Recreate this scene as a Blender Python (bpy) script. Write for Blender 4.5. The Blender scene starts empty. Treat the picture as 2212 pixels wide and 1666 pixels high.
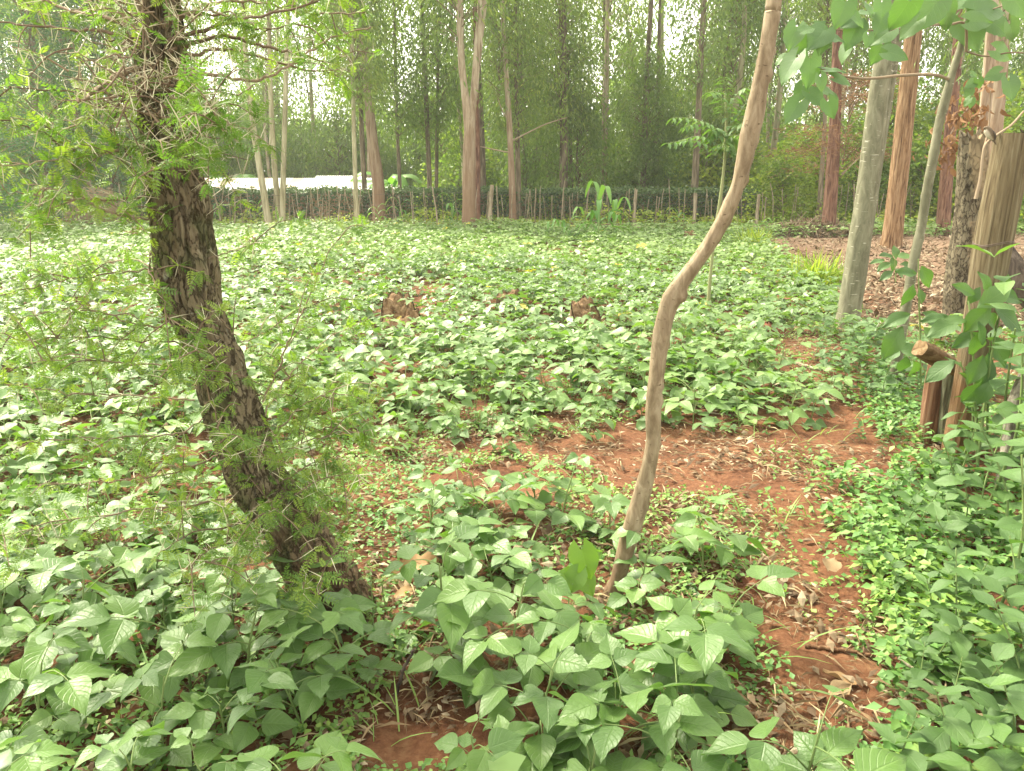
import bpy, math, random
import numpy as np
from mathutils import Vector, Matrix

random.seed(7)
RNG = np.random.default_rng(7)
SC = bpy.context.scene
COL = SC.collection

# ------------------------------------------------------------------ camera, sky, sun, exposure
CAM_H = 1.55
PITCH = math.radians(15.5)
FPX = 1671.0                       # focal length in pixels of a 2212 px wide picture
cam_d = bpy.data.cameras.new('camera')
cam = bpy.data.objects.new('camera', cam_d)
COL.objects.link(cam)
cam.location = (0, 0, CAM_H)
cam.rotation_euler = (math.pi / 2 - PITCH, 0, 0)
cam_d.sensor_width = 36.0
cam_d.lens = FPX / 2212 * 36.0
cam_d.clip_start = 0.05
cam_d.clip_end = 2000
SC.camera = cam

SUN_EL, SUN_AZ = math.radians(52), math.radians(-48)     # azimuth from +Y, negative = left
world = bpy.data.worlds.new('World')
SC.world = world
world.use_nodes = True
wn = world.node_tree
bg = wn.nodes['Background']
sky = wn.nodes.new('ShaderNodeTexSky')
sky.sky_type = 'NISHITA'
sky.sun_disc = False
sky.sun_elevation = SUN_EL
sky.sun_rotation = SUN_AZ
sky.air_density = 1.0
sky.dust_density = 2.0
sky.ozone_density = 1.0
hs = wn.nodes.new('ShaderNodeHueSaturation')
hs.inputs['Saturation'].default_value = 0.06
wn.links.new(sky.outputs[0], hs.inputs['Color'])
wmx = wn.nodes.new('ShaderNodeMix'); wmx.data_type = 'RGBA'; wmx.blend_type = 'MULTIPLY'
wmx.inputs[0].default_value = 1.0; wmx.inputs[7].default_value = (1.0, 0.965, 0.83, 1)      # pale sky tinted warm, standing in for a camera white balance
wn.links.new(hs.outputs[0], wmx.inputs[6])
wn.links.new(wmx.outputs[2], bg.inputs['Color'])
bg.inputs['Strength'].default_value = 0.15
sun_d = bpy.data.lights.new('sun', 'SUN')
sun_d.energy = 1.95
sun_d.angle = math.radians(14)
sun_d.color = (1.0, 0.92, 0.70)
sun = bpy.data.objects.new('sun', sun_d)
COL.objects.link(sun)
sdir = Vector((math.sin(SUN_AZ) * math.cos(SUN_EL), math.cos(SUN_AZ) * math.cos(SUN_EL), math.sin(SUN_EL)))
sun.rotation_euler = sdir.to_track_quat('Z', 'Y').to_euler()
SC.view_settings.view_transform = 'Standard'
SC.view_settings.look = 'None'
SC.view_settings.gamma = 1.0
SC.view_settings.exposure = 2.42
try:
    SC.view_settings.use_curve_mapping = False
except Exception:
    pass
SC.cycles.use_denoising = True
SC.cycles.max_bounces = 8
SC.cycles.diffuse_bounces = 3
SC.cycles.glossy_bounces = 2
SC.cycles.transmission_bounces = 3
SC.cycles.transparent_max_bounces = 6
SC.cycles.volume_bounces = 0

# ------------------------------------------------------------------ picture <-> place
FWD = np.array([0, math.cos(PITCH), -math.sin(PITCH)])
UP = np.array([0, math.sin(PITCH), math.cos(PITCH)])
CAMP = np.array([0, 0, CAM_H])

def ray(px, py):
    return FWD + np.array([(px - 1106) / FPX, 0, 0]) + UP * ((833 - py) / FPX)

def at(px, py, Y):
    d = ray(px, py)
    return CAMP + d * (Y / d[1])

def gz(x, y):
    x = np.asarray(x, float); y = np.asarray(y, float)
    z = 0.022 * np.sin(1.3 * x + 0.7 * y) + 0.018 * np.sin(2.1 * y - 0.5 * x + 1) + 0.03 * np.sin(0.45 * x - 0.2 * y)
    t = np.clip((y - 25.5) / 7.0, 0, 1)
    return z - 1.7 * t * t * (3 - 2 * t)

def ground(px, py, z=0.0):
    d = ray(px, py)
    p = CAMP + d * ((z - CAM_H) / d[2])
    for _ in range(3):
        zz = z + float(gz(p[0], p[1]))
        p = CAMP + d * ((zz - CAM_H) / d[2])
    return p

def proj(P):
    r = np.asarray(P, float) - CAMP
    dep = r @ FWD
    return 1106 + FPX * r[..., 0] / dep, 833 - FPX * (r @ UP) / dep, dep

def inpoly(px, py, poly):
    px = np.asarray(px); py = np.asarray(py)
    inside = np.zeros(px.shape, bool)
    n = len(poly); j = n - 1
    for i in range(n):
        xi, yi = poly[i]; xj, yj = poly[j]
        c = ((yi > py) != (yj > py)) & (px < (xj - xi) * (py - yi) / ((yj - yi) or 1e-9) + xi)
        inside ^= c
        j = i
    return inside

# ------------------------------------------------------------------ noise
def _h(ix, iy, iz):
    n = (ix * 374761393 + iy * 668265263 + iz * 2147483647 + 1013904223) & 0xFFFFFFFF
    n = ((n ^ (n >> 13)) * 1274126177) & 0xFFFFFFFF
    return ((n ^ (n >> 16)) & 0xFFFF) / 65535.0

def vnoise(x, y, z=0.0):
    x, y, z = np.broadcast_arrays(np.asarray(x, float), np.asarray(y, float), np.asarray(z, float))
    ix = np.floor(x).astype(np.int64); iy = np.floor(y).astype(np.int64); iz = np.floor(z).astype(np.int64)
    fx = x - ix; fy = y - iy; fz = z - iz
    fx = fx * fx * (3 - 2 * fx); fy = fy * fy * (3 - 2 * fy); fz = fz * fz * (3 - 2 * fz)
    r = 0
    for dx in (0, 1):
        for dy in (0, 1):
            for dz in (0, 1):
                w = (fx if dx else 1 - fx) * (fy if dy else 1 - fy) * (fz if dz else 1 - fz)
                r = r + w * _h(ix + dx, iy + dy, iz + dz)
    return r

# ------------------------------------------------------------------ mesh builder
class MB:
    def __init__(s):
        s.V = []; s.T = []; s.Q = []; s.tint = []; s.uv = []; s.mT = []; s.mQ = []; s.n = 0
    def add(s, V, Q=None, T=None, tint=0.0, uv=None, mi=0):
        V = np.asarray(V, float).reshape(-1, 3); m = len(V)
        s.V.append(V)
        s.tint.append(np.broadcast_to(np.asarray(tint, float), (m,)).copy())
        s.uv.append(np.zeros((m, 2)) if uv is None else np.asarray(uv, float))
        if Q is not None and len(Q):
            q = np.asarray(Q, np.int64).reshape(-1, 4) + s.n; s.Q.append(q); s.mQ.append(np.full(len(q), mi))
        if T is not None and len(T):
            t = np.asarray(T, np.int64).reshape(-1, 3) + s.n; s.T.append(t); s.mT.append(np.full(len(t), mi))
        s.n += m
        return s
    def add_many(s, tpl, mats, tints=None, mi=0):
        V, Q, T, uv = tpl
        n = len(mats)
        if n == 0: return s
        m = len(V)
        Vh = np.concatenate([V, np.ones((m, 1))], 1)
        W = np.einsum('nij,mj->nmi', mats[:, :3, :], Vh).reshape(-1, 3)
        off = (np.arange(n) * m)[:, None, None]
        q = (np.asarray(Q, np.int64).reshape(-1, 4)[None] + off).reshape(-1, 4) if Q is not None and len(Q) else None
        t = (np.asarray(T, np.int64).reshape(-1, 3)[None] + off).reshape(-1, 3) if T is not None and len(T) else None
        tt = np.zeros(n) if tints is None else np.asarray(tints)
        u = np.zeros((m, 2)) if uv is None else np.asarray(uv)
        return s.add(W, q, t, np.repeat(tt, m), np.tile(u, (n, 1)), mi)
    def mesh(s, name, mats, smooth=True):
        V = np.concatenate(s.V) if s.V else np.zeros((0, 3))
        Q = np.concatenate(s.Q) if s.Q else np.zeros((0, 4), np.int64)
        T = np.concatenate(s.T) if s.T else np.zeros((0, 3), np.int64)
        me = bpy.data.meshes.new(name)
        me.vertices.add(len(V)); me.vertices.foreach_set('co', V.astype(np.float32).ravel())
        li = np.concatenate([Q.ravel(), T.ravel()]).astype(np.int32)
        me.loops.add(len(li)); me.loops.foreach_set('vertex_index', li)
        ls = np.concatenate([np.arange(len(Q)) * 4, len(Q) * 4 + np.arange(len(T)) * 3]).astype(np.int32)
        me.polygons.add(len(ls)); me.polygons.foreach_set('loop_start', ls)
        mi = np.concatenate([np.concatenate(s.mQ) if s.mQ else np.zeros(0), np.concatenate(s.mT) if s.mT else np.zeros(0)]).astype(np.int32)
        me.polygons.foreach_set('material_index', mi)
        me.polygons.foreach_set('use_smooth', np.full(len(ls), bool(smooth)))
        uv = np.concatenate(s.uv) if s.uv else np.zeros((0, 2))
        ul = me.uv_layers.new(name='UVMap')
        ul.data.foreach_set('uv', uv[li].astype(np.float32).ravel())
        a = me.attributes.new('tint', 'FLOAT', 'POINT')
        a.data.foreach_set('value', (np.concatenate(s.tint) if s.tint else np.zeros(0)).astype(np.float32))
        for m in (mats if isinstance(mats, (list, tuple)) else [mats]):
            me.materials.append(m)
        me.update(calc_edges=True)
        me.validate()
        return me
    def tpl(s):
        V = np.concatenate(s.V); Q = np.concatenate(s.Q) if s.Q else None; T = np.concatenate(s.T) if s.T else None
        return (V, Q, T, np.concatenate(s.uv))

def nobj(name, data, parent=None, M=None):
    o = bpy.data.objects.new(name, data)
    COL.objects.link(o)
    if parent is not None: o.parent = parent
    if M is not None: o.matrix_basis = M
    return o

def thing(name, label, cat, loc=(0, 0, 0), group=None, data=None, M=None):
    o = nobj(name, data)
    if M is not None: o.matrix_basis = M
    else: o.location = tuple(float(c) for c in loc)
    o['label'] = label; o['category'] = cat
    if group: o['group'] = group
    return o

def rel(mb, loc):
    loc = np.asarray(loc, float)
    mb.V = [v - loc for v in mb.V]
    return mb

def norm(v):
    v = np.asarray(v, float)
    return v / np.maximum(np.linalg.norm(v, axis=-1, keepdims=True), 1e-9)

def frames(pos, dirv, nrm, sc):
    """n 4x4 matrices: x along dirv, z near nrm"""
    x = norm(dirv); z = nrm - x * np.sum(nrm * x, -1, keepdims=True); z = norm(z); y = np.cross(z, x)
    n = len(pos); M = np.zeros((n, 4, 4)); sc = np.broadcast_to(np.asarray(sc, float), (n,))[:, None]
    M[:, :3, 0] = x * sc; M[:, :3, 1] = y * sc; M[:, :3, 2] = z * sc; M[:, :3, 3] = pos; M[:, 3, 3] = 1
    return M

def mtx(m): return Matrix([list(map(float, r)) for r in m])

def resample(pts, n):
    pts = np.asarray(pts, float)
    # catmull-rom through the points, n samples by chord length; pts may carry extra columns
    d = np.r_[0, np.cumsum(np.linalg.norm(np.diff(pts[:, :3], axis=0), axis=1))]
    t = np.linspace(0, d[-1], n)
    k = np.clip(np.searchsorted(d, t, side='right') - 1, 0, len(pts) - 2)
    u = ((t - d[k]) / np.maximum(d[k + 1] - d[k], 1e-9))[:, None]
    P1 = pts[k]; P2 = pts[k + 1]; P0 = pts[np.maximum(k - 1, 0)]; P3 = pts[np.minimum(k + 2, len(pts) - 1)]
    return 0.5 * (2 * P1 + (P2 - P0) * u + (2 * P0 - 5 * P1 + 4 * P2 - P3) * u ** 2 + (3 * P1 - P0 - 3 * P2 + P3) * u ** 3)

def tube(mb, pts, rad, seg=6, tint=0.0, mi=0, disp=None, cap=True):
    pts = np.asarray(pts, float); n = len(pts)
    rad = np.broadcast_to(np.asarray(rad, float), (n,))
    tg = norm(np.gradient(pts, axis=0))
    ref = np.array([0, 0, 1.0]) if abs(tg[0][2]) < 0.9 else np.array([1.0, 0, 0])
    a = norm(np.cross(tg[0], ref)); A = np.zeros((n, 3))
    for i in range(n):
        a = a - tg[i] * np.dot(a, tg[i]); a = a / max(np.linalg.norm(a), 1e-9); A[i] = a
    B = np.cross(tg, A)
    th = np.linspace(0, 2 * math.pi, seg, endpoint=False)
    L = np.r_[0, np.cumsum(np.linalg.norm(np.diff(pts, axis=0), axis=1))]
    R = np.repeat(rad[:, None], seg, 1)
    if disp is not None:
        R = R + disp(np.repeat(th[None], n, 0), np.repeat(L[:, None], seg, 1), R)
    V = pts[:, None, :] + R[..., None] * (A[:, None, :] * np.cos(th)[None, :, None] + B[:, None, :] * np.sin(th)[None, :, None])
    i = np.arange(n - 1)[:, None] * seg; j = np.arange(seg)[None]; jn = (j + 1) % seg
    Q = np.stack([i + j, i + jn, i + seg + jn, i + seg + j], -1).reshape(-1, 4)
    uv = np.stack([np.repeat((th / (2 * math.pi))[None], n, 0), np.repeat(L[:, None], seg, 1)], -1).reshape(-1, 2)
    mb.add(V.reshape(-1, 3), Q, None, tint, uv, mi)
    if cap:
        for e, rr in ((0, -1), (n - 1, 1)):
            ring = V[e]; c = ring.mean(0)
            T = [[0, k + 1, (k + 1) % seg + 1] if rr > 0 else [0, (k + 1) % seg + 1, k + 1] for k in range(seg)]
            mb.add(np.vstack([c, ring]), None, T, tint, None, mi)
    return mb

# ------------------------------------------------------------------ materials
def newmat(name):
    m = bpy.data.materials.new(name); m.use_nodes = True
    nt = m.node_tree; nt.nodes.clear()
    out = nt.nodes.new('ShaderNodeOutputMaterial')
    return m, nt, out

def N(nt, t, **kw):
    n = nt.nodes.new(t)
    for k, v in kw.items():
        if k in n.bl_rna.properties: setattr(n, k, v)
        else: n.inputs[k.replace('_', ' ')].default_value = v
    return n

def ramp(nt, stops, fac):
    r = nt.nodes.new('ShaderNodeValToRGB')
    el = r.color_ramp.elements
    while len(el) < len(stops): el.new(0.5)
    for e, (p, c) in zip(el, stops):
        e.position = p; e.color = (*c, 1)
    nt.links.new(fac, r.inputs[0])
    return r.outputs[0]

def mth(nt, op, a, b=None, clamp=False):
    n = nt.nodes.new('ShaderNodeMath'); n.operation = op; n.use_clamp = clamp
    for i, v in enumerate((a, b)):
        if v is None: continue
        if isinstance(v, (int, float)): n.inputs[i].default_value = v
        else: nt.links.new(v, n.inputs[i])
    return n.outputs[0]

def mixc(nt, fac, a, b, bt='MIX'):
    n = nt.nodes.new('ShaderNodeMix'); n.data_type = 'RGBA'; n.blend_type = bt
    for s, v in ((0, fac), (6, a), (7, b)):
        if isinstance(v, (int, float)): n.inputs[s].default_value = v
        elif isinstance(v, tuple): n.inputs[s].default_value = (*v, 1)
        else: nt.links.new(v, n.inputs[s])
    return n.outputs[2]

def leafmat(name, stops, rough=0.5, spec=0.5, trans=0.3, under=(1.25, 1.2, 1.1), veins=0.0, glow=(1.5, 1.7, 0.6), objr=0.35, blotch=0.0, sheen=0.0):
    m, nt, out = newmat(name); L = nt.links
    at_ = N(nt, 'ShaderNodeAttribute', attribute_name='tint')
    oi = nt.nodes.new('ShaderNodeObjectInfo')
    f = mth(nt, 'ADD', at_.outputs['Fac'], mth(nt, 'MULTIPLY', oi.outputs['Random'], objr), True)
    c = ramp(nt, stops, f)
    pr = nt.nodes.new('ShaderNodeBsdfPrincipled')
    if blotch > 0:
        nz = N(nt, 'ShaderNodeTexNoise', Scale=55.0, Detail=3.0)
        tc = nt.nodes.new('ShaderNodeTexCoord'); L.new(tc.outputs['Object'], nz.inputs['Vector'])
        c = mixc(nt, mth(nt, 'MULTIPLY', nz.outputs['Fac'], blotch), c, mixc(nt, 1.0, c, (0.6, 0.75, 0.5), 'MULTIPLY'))
    geo = nt.nodes.new('ShaderNodeNewGeometry')
    cu = mixc(nt, 1.0, c, under, 'MULTIPLY')
    if veins > 0:
        uv = nt.nodes.new('ShaderNodeUVMap')
        sx = nt.nodes.new('ShaderNodeSeparateXYZ'); L.new(uv.outputs[0], sx.inputs[0])
        av = mth(nt, 'ABSOLUTE', sx.outputs[1])
        ph = mth(nt, 'SUBTRACT', mth(nt, 'MULTIPLY', sx.outputs[0], 7.0), mth(nt, 'MULTIPLY', av, 2.2))
        fr = mth(nt, 'ABSOLUTE', mth(nt, 'SUBTRACT', mth(nt, 'FRACT', ph), 0.5))
        lat = mth(nt, 'SUBTRACT', 1.0, mth(nt, 'MULTIPLY', fr, 9.0), True)
        mid = mth(nt, 'SUBTRACT', 1.0, mth(nt, 'MULTIPLY', av, 14.0), True)
        vv = mth(nt, 'MAXIMUM', mth(nt, 'MULTIPLY', lat, 0.6), mid)
        c = mixc(nt, mth(nt, 'MULTIPLY', vv, 0.2 * veins), c, mixc(nt, 1.0, c, (1.9, 1.7, 1.5), 'MULTIPLY'))
        bp = nt.nodes.new('ShaderNodeBump'); bp.inputs['Strength'].default_value = 0.5 * veins; bp.inputs['Distance'].default_value = 0.004
        pk = N(nt, 'ShaderNodeTexNoise', Scale=90.0, Detail=2.0); tcp = nt.nodes.new('ShaderNodeTexCoord'); L.new(tcp.outputs['Object'], pk.inputs['Vector'])
        inv = mth(nt, 'SUBTRACT', mth(nt, 'MULTIPLY', pk.outputs['Fac'], 0.9), vv); L.new(inv, bp.inputs['Height']); L.new(bp.outputs[0], pr.inputs['Normal'])
    col = mixc(nt, geo.outputs['Backfacing'], c, cu)
    L.new(col, pr.inputs['Base Color'])
    pr.inputs['Roughness'].default_value = rough
    pr.inputs['Specular IOR Level'].default_value = spec
    if sheen:
        pr.inputs['Sheen Weight'].default_value = sheen
        pr.inputs['Sheen Roughness'].default_value = 0.4
    tr = nt.nodes.new('ShaderNodeBsdfTranslucent')
    L.new(mixc(nt, 1.0, c, glow, 'MULTIPLY'), tr.inputs['Color'])
    mx = nt.nodes.new('ShaderNodeMixShader'); mx.inputs[0].default_value = trans
    L.new(pr.outputs[0], mx.inputs[1]); L.new(tr.outputs[0], mx.inputs[2]); L.new(mx.outputs[0], out.inputs[0])
    return m

def barkmat(name, stops, sc=(14, 14, 2.5), bump=0.6, dist=0.02, rough=0.9, detail=8, low=None, low_h=(0.3, 2.5), raw=False, fleck=None, tintmix=None, vor=0.0, fine=None):
    m, nt, out = newmat(name); L = nt.links
    tc = nt.nodes.new('ShaderNodeTexCoord')
    mp = nt.nodes.new('ShaderNodeMapping'); mp.inputs['Scale'].default_value = sc
    L.new(tc.outputs['Object'], mp.inputs['Vector'])
    nz = N(nt, 'ShaderNodeTexNoise', Scale=1.0, Detail=float(detail), Roughness=0.62, Distortion=0.6)
    L.new(mp.outputs[0], nz.inputs['Vector'])
    h = nz.outputs['Fac']
    if vor > 0:
        vo = nt.nodes.new('ShaderNodeTexVoronoi'); vo.feature = 'DISTANCE_TO_EDGE'; vo.inputs['Scale'].default_value = 1.3
        mix = nt.nodes.new('ShaderNodeVectorMath'); mix.operation = 'ADD'
        sc2 = nt.nodes.new('ShaderNodeVectorMath'); sc2.operation = 'SCALE'; sc2.inputs['Scale'].default_value = 2.2
        L.new(nz.outputs['Color'], sc2.inputs[0]); L.new(mp.outputs[0], mix.inputs[0]); L.new(sc2.outputs[0], mix.inputs[1])
        L.new(mix.outputs[0], vo.inputs['Vector'])
        pl = mth(nt, 'MULTIPLY', vo.outputs['Distance'], 13.0, True)
        h = mth(nt, 'ADD', mth(nt, 'MULTIPLY', h, 1 - vor), mth(nt, 'MULTIPLY', pl, vor))
    c = ramp(nt, stops if raw else [(.5 + (p - .5) * .5, q) for p, q in stops], h)
    big = N(nt, 'ShaderNodeTexNoise', Scale=3.1, Detail=3.0); L.new(tc.outputs['Object'], big.inputs['Vector'])
    c = mixc(nt, mth(nt, 'MULTIPLY', big.outputs['Fac'], 0.55), c, mixc(nt, 1.0, c, (0.62, 0.6, 0.6), 'MULTIPLY'))
    if low is not None:
        sx = nt.nodes.new('ShaderNodeSeparateXYZ'); L.new(tc.outputs['Object'], sx.inputs[0])
        mr = N(nt, 'ShaderNodeMapRange'); mr.inputs[1].default_value = low_h[0]; mr.inputs[2].default_value = low_h[1]
        mr.inputs[3].default_value = 1.0; mr.inputs[4].default_value = 0.0
        L.new(mth(nt, 'ADD', sx.outputs[2], mth(nt, 'MULTIPLY', mth(nt, 'SUBTRACT', big.outputs['Fac'], 0.5), 2.0)), mr.inputs[0])
        c = mixc(nt, mr.outputs[0], c, mixc(nt, h, low[0], low[1]))
    if fleck is not None:
        m2 = nt.nodes.new('ShaderNodeMapping'); m2.inputs['Scale'].default_value = fleck[1]
        L.new(tc.outputs['Object'], m2.inputs['Vector'])
        n2 = N(nt, 'ShaderNodeTexNoise', Scale=1.0, Detail=2.0, Roughness=0.5); L.new(m2.outputs[0], n2.inputs['Vector'])
        k = mth(nt, 'MULTIPLY', mth(nt, 'SUBTRACT', n2.outputs['Fac'], fleck[2]), 14.0, True)
        c = mixc(nt, k, c, fleck[0])
    if tintmix is not None:
        a = N(nt, 'ShaderNodeAttribute', attribute_name='tint')
        c = mixc(nt, a.outputs['Fac'], c, tintmix)
    pr = nt.nodes.new('ShaderNodeBsdfPrincipled'); L.new(c, pr.inputs['Base Color'])
    pr.inputs['Roughness'].default_value = rough; pr.inputs['Specular IOR Level'].default_value = 0.25
    bp = nt.nodes.new('ShaderNodeBump'); bp.inputs['Strength'].default_value = bump; bp.inputs['Distance'].default_value = dist
    L.new(h, bp.inputs['Height']); L.new(bp.outputs[0], pr.inputs['Normal'])
    L.new(pr.outputs[0], out.inputs[0])
    return m

def plain(name, stops, rough=0.85, sc=20.0, objr=0.5, bump=0.2, metallic=0.0, trans=0.0):
    m, nt, out = newmat(name); L = nt.links
    tc = nt.nodes.new('ShaderNodeTexCoord')
    nz = N(nt, 'ShaderNodeTexNoise', Scale=sc, Detail=5.0, Roughness=0.6); L.new(tc.outputs['Object'], nz.inputs['Vector'])
    a = N(nt, 'ShaderNodeAttribute', attribute_name='tint'); oi = nt.nodes.new('ShaderNodeObjectInfo')
    f = mth(nt, 'ADD', mth(nt, 'MULTIPLY', nz.outputs['Fac'], 0.4), mth(nt, 'ADD', a.outputs['Fac'], mth(nt, 'MULTIPLY', oi.outputs['Random'], objr)), True)
    c = ramp(nt, stops, f)
    pr = nt.nodes.new('ShaderNodeBsdfPrincipled'); L.new(c, pr.inputs['Base Color']); pr.inputs['Roughness'].default_value = rough
    pr.inputs['Specular IOR Level'].default_value = 0.3; pr.inputs['Metallic'].default_value = metallic
    bp = nt.nodes.new('ShaderNodeBump'); bp.inputs['Strength'].default_value = bump; bp.inputs['Distance'].default_value = 0.01
    L.new(nz.outputs['Fac'], bp.inputs['Height']); L.new(bp.outputs[0], pr.inputs['Normal'])
    if trans:
        tr = nt.nodes.new('ShaderNodeBsdfTranslucent'); L.new(c, tr.inputs['Color'])
        mx = nt.nodes.new('ShaderNodeMixShader'); mx.inputs[0].default_value = trans
        L.new(pr.outputs[0], mx.inputs[1]); L.new(tr.outputs[0], mx.inputs[2]); L.new(mx.outputs[0], out.inputs[0])
    else: L.new(pr.outputs[0], out.inputs[0])
    return m

MAT = {}
MAT['bean'] = leafmat('bean leaf', [(0, (0.08, 0.155, 0.038)), (0.45, (0.125, 0.22, 0.052)), (0.78, (0.165, 0.265, 0.062)), (0.93, (0.24, 0.32, 0.062)), (1, (0.42, 0.36, 0.05))],
                      rough=0.44, spec=0.6, trans=0.28, under=(1.5, 1.35, 1.25), veins=0.8, blotch=0.45, sheen=0.15, objr=0.6)
MAT['beanfar'] = leafmat('bean leaf far', [(0, (0.075, 0.145, 0.04)), (0.45, (0.12, 0.205, 0.056)), (0.78, (0.155, 0.25, 0.066)), (0.97, (0.24, 0.32, 0.062)), (1, (0.42, 0.36, 0.05))],
                         rough=0.44, spec=0.6, trans=0.28, under=(1.5, 1.35, 1.25), sheen=0.2, objr=0.0)
MAT['stem'] = plain('green stem', [(0, (0.10, 0.16, 0.05)), (1, (0.22, 0.28, 0.10))], rough=0.6)
MAT['weed'] = leafmat('weed leaf', [(0, (0.065, 0.13, 0.038)), (0.5, (0.11, 0.195, 0.053)), (1, (0.18, 0.27, 0.068))], rough=0.5, trans=0.28, under=(1.4, 1.3, 1.2), veins=0.7, blotch=0.3)
MAT['cover'] = leafmat('low weed leaf', [(0, (0.05, 0.13, 0.04)), (0.5, (0.10, 0.21, 0.055)), (1, (0.20, 0.30, 0.07))], rough=0.55, trans=0.3)
MAT['heart'] = leafmat('heart shaped leaf', [(0, (0.08, 0.15, 0.055)), (0.5, (0.125, 0.215, 0.08)), (1, (0.18, 0.275, 0.085))], rough=0.42, spec=0.6, trans=0.35, under=(1.3, 1.3, 1.2), veins=0.6)
MAT['sprout'] = leafmat('young sprout leaf', [(0, (0.12, 0.21, 0.035)), (0.6, (0.17, 0.27, 0.04)), (1, (0.24, 0.33, 0.05))], rough=0.45, spec=0.5, trans=0.4, veins=0.5)
MAT['acacia'] = leafmat('thorn tree leaf', [(0, (0.07, 0.15, 0.035)), (0.5, (0.14, 0.23, 0.045)), (1, (0.25, 0.32, 0.055))], rough=0.55, trans=0.4)
MAT['euc'] = leafmat('gum leaf', [(0, (0.075, 0.125, 0.046)), (0.45, (0.135, 0.20, 0.064)), (0.8, (0.195, 0.255, 0.075)), (1, (0.28, 0.315, 0.085))], rough=0.5, spec=0.5, trans=0.42, objr=0.3, glow=(1.6, 1.8, .6))
MAT['shrub'] = leafmat('shrub leaf', [(0, (0.07, 0.13, 0.03)), (0.5, (0.14, 0.21, 0.045)), (1, (0.30, 0.35, 0.06))], rough=0.5, trans=0.48, objr=0.4)
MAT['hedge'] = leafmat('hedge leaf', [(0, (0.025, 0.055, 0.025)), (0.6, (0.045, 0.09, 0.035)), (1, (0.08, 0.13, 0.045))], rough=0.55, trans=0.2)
MAT['conifer'] = leafmat('cypress spray', [(0, (0.04, 0.095, 0.055)), (0.6, (0.07, 0.14, 0.075)), (1, (0.10, 0.18, 0.08))], rough=0.6, trans=0.3)
MAT['deadspray'] = leafmat('dead cypress spray', [(0, (0.10, 0.052, 0.026)), (0.6, (0.17, 0.095, 0.05)), (1, (0.24, 0.145, 0.075))], rough=0.8, trans=0.25, glow=(1.2, 1.0, 0.8))
MAT['maize'] = leafmat('maize leaf', [(0, (0.07, 0.18, 0.04)), (0.6, (0.12, 0.25, 0.06)), (1, (0.20, 0.33, 0.09))], rough=0.45, trans=0.35)
MAT['banana'] = leafmat('banana leaf', [(0, (0.10, 0.22, 0.05)), (0.6, (0.18, 0.32, 0.07)), (1, (0.28, 0.40, 0.09))], rough=0.42, trans=0.45)
MAT['litter'] = plain('dry litter', [(0, (0.06, 0.035, 0.02)), (0.35, (0.12, 0.078, 0.045)), (0.7, (0.22, 0.16, 0.10)), (1, (0.40, 0.33, 0.23))], rough=0.8, objr=0.0, trans=0.15)
MAT['dryleaf'] = plain('dead leaf', [(0, (0.14, 0.065, 0.028)), (0.5, (0.25, 0.135, 0.06)), (1, (0.36, 0.24, 0.12))], rough=0.75, objr=0.4, trans=0.2)
MAT['straw'] = plain('straw', [(0, (0.12, 0.072, 0.036)), (0.6, (0.23, 0.16, 0.088)), (1, (0.38, 0.31, 0.18))], rough=0.8, objr=0.1)
MAT['twig'] = plain('twig bark', [(0, (0.09, 0.06, 0.04)), (0.6, (0.17, 0.12, 0.08)), (1, (0.30, 0.23, 0.16))], rough=0.9, objr=0.3)
MAT['thorn'] = plain('white thorn', [(0, (0.36, 0.32, 0.21)), (1, (0.62, 0.58, 0.42))], rough=0.6, objr=0.6)
MAT['thornbark'] = barkmat('thorn tree bark', [(0.22, (0.07, 0.051, 0.031)), (0.45, (0.13, 0.10, 0.06)), (0.58, (0.165, 0.13, 0.08)), (0.68, (0.215, 0.176, 0.112)), (0.80, (0.32, 0.275, 0.19))], sc=(26, 26, 11), bump=1.0, dist=0.03, vor=0.28, raw=True,
                            low=((0.06, 0.034, 0.02), (0.19, 0.12, 0.072)), low_h=(0.05, 0.7), fleck=((0.40, 0.38, 0.29), (26, 26, 18), 0.68), tintmix=(0.075, 0.085, 0.032))
MAT['polebark'] = barkmat('smooth tan bark', [(0.25, (0.17, 0.124, 0.075)), (0.5, (0.25, 0.19, 0.12)), (0.8, (0.34, 0.275, 0.185))], sc=(40, 40, 12), bump=0.35, dist=0.006, rough=0.75,
                          fleck=((0.095, 0.062, 0.035), (40, 40, 75), 0.655), low=((0.07, 0.035, 0.018), (0.17, 0.10, 0.058)), low_h=(-0.25, 0.35))
MAT['palebark'] = barkmat('smooth grey green bark', [(0.25, (0.125, 0.12, 0.075)), (0.5, (0.18, 0.175, 0.115)), (0.8, (0.25, 0.24, 0.165))], sc=(16, 16, 5), bump=0.4, dist=0.01, rough=0.8,
                          fleck=((0.46, 0.44, 0.36), (12, 12, 75), 0.655))
MAT['gum'] = barkmat('pale gum bark', [(0.25, (0.22, 0.165, 0.11)), (0.45, (0.38, 0.31, 0.225)), (0.7, (0.52, 0.455, 0.35))], sc=(14, 14, 1.6), bump=0.7, dist=0.03,
                     low=((0.14, 0.075, 0.045), (0.30, 0.205, 0.135)), low_h=(0.6, 5.0))
MAT['gumdark'] = barkmat('dark gum bark', [(0.25, (0.09, 0.07, 0.05)), (0.5, (0.18, 0.145, 0.10)), (0.8, (0.29, 0.24, 0.17))], sc=(16, 16, 2), bump=0.6, dist=0.03)
MAT['gumgreen'] = barkmat('olive gum bark', [(0.25, (0.24, 0.215, 0.13)), (0.5, (0.38, 0.345, 0.22)), (0.8, (0.50, 0.46, 0.32))], sc=(12, 12, 1.5), bump=0.3, dist=0.02)
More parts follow.
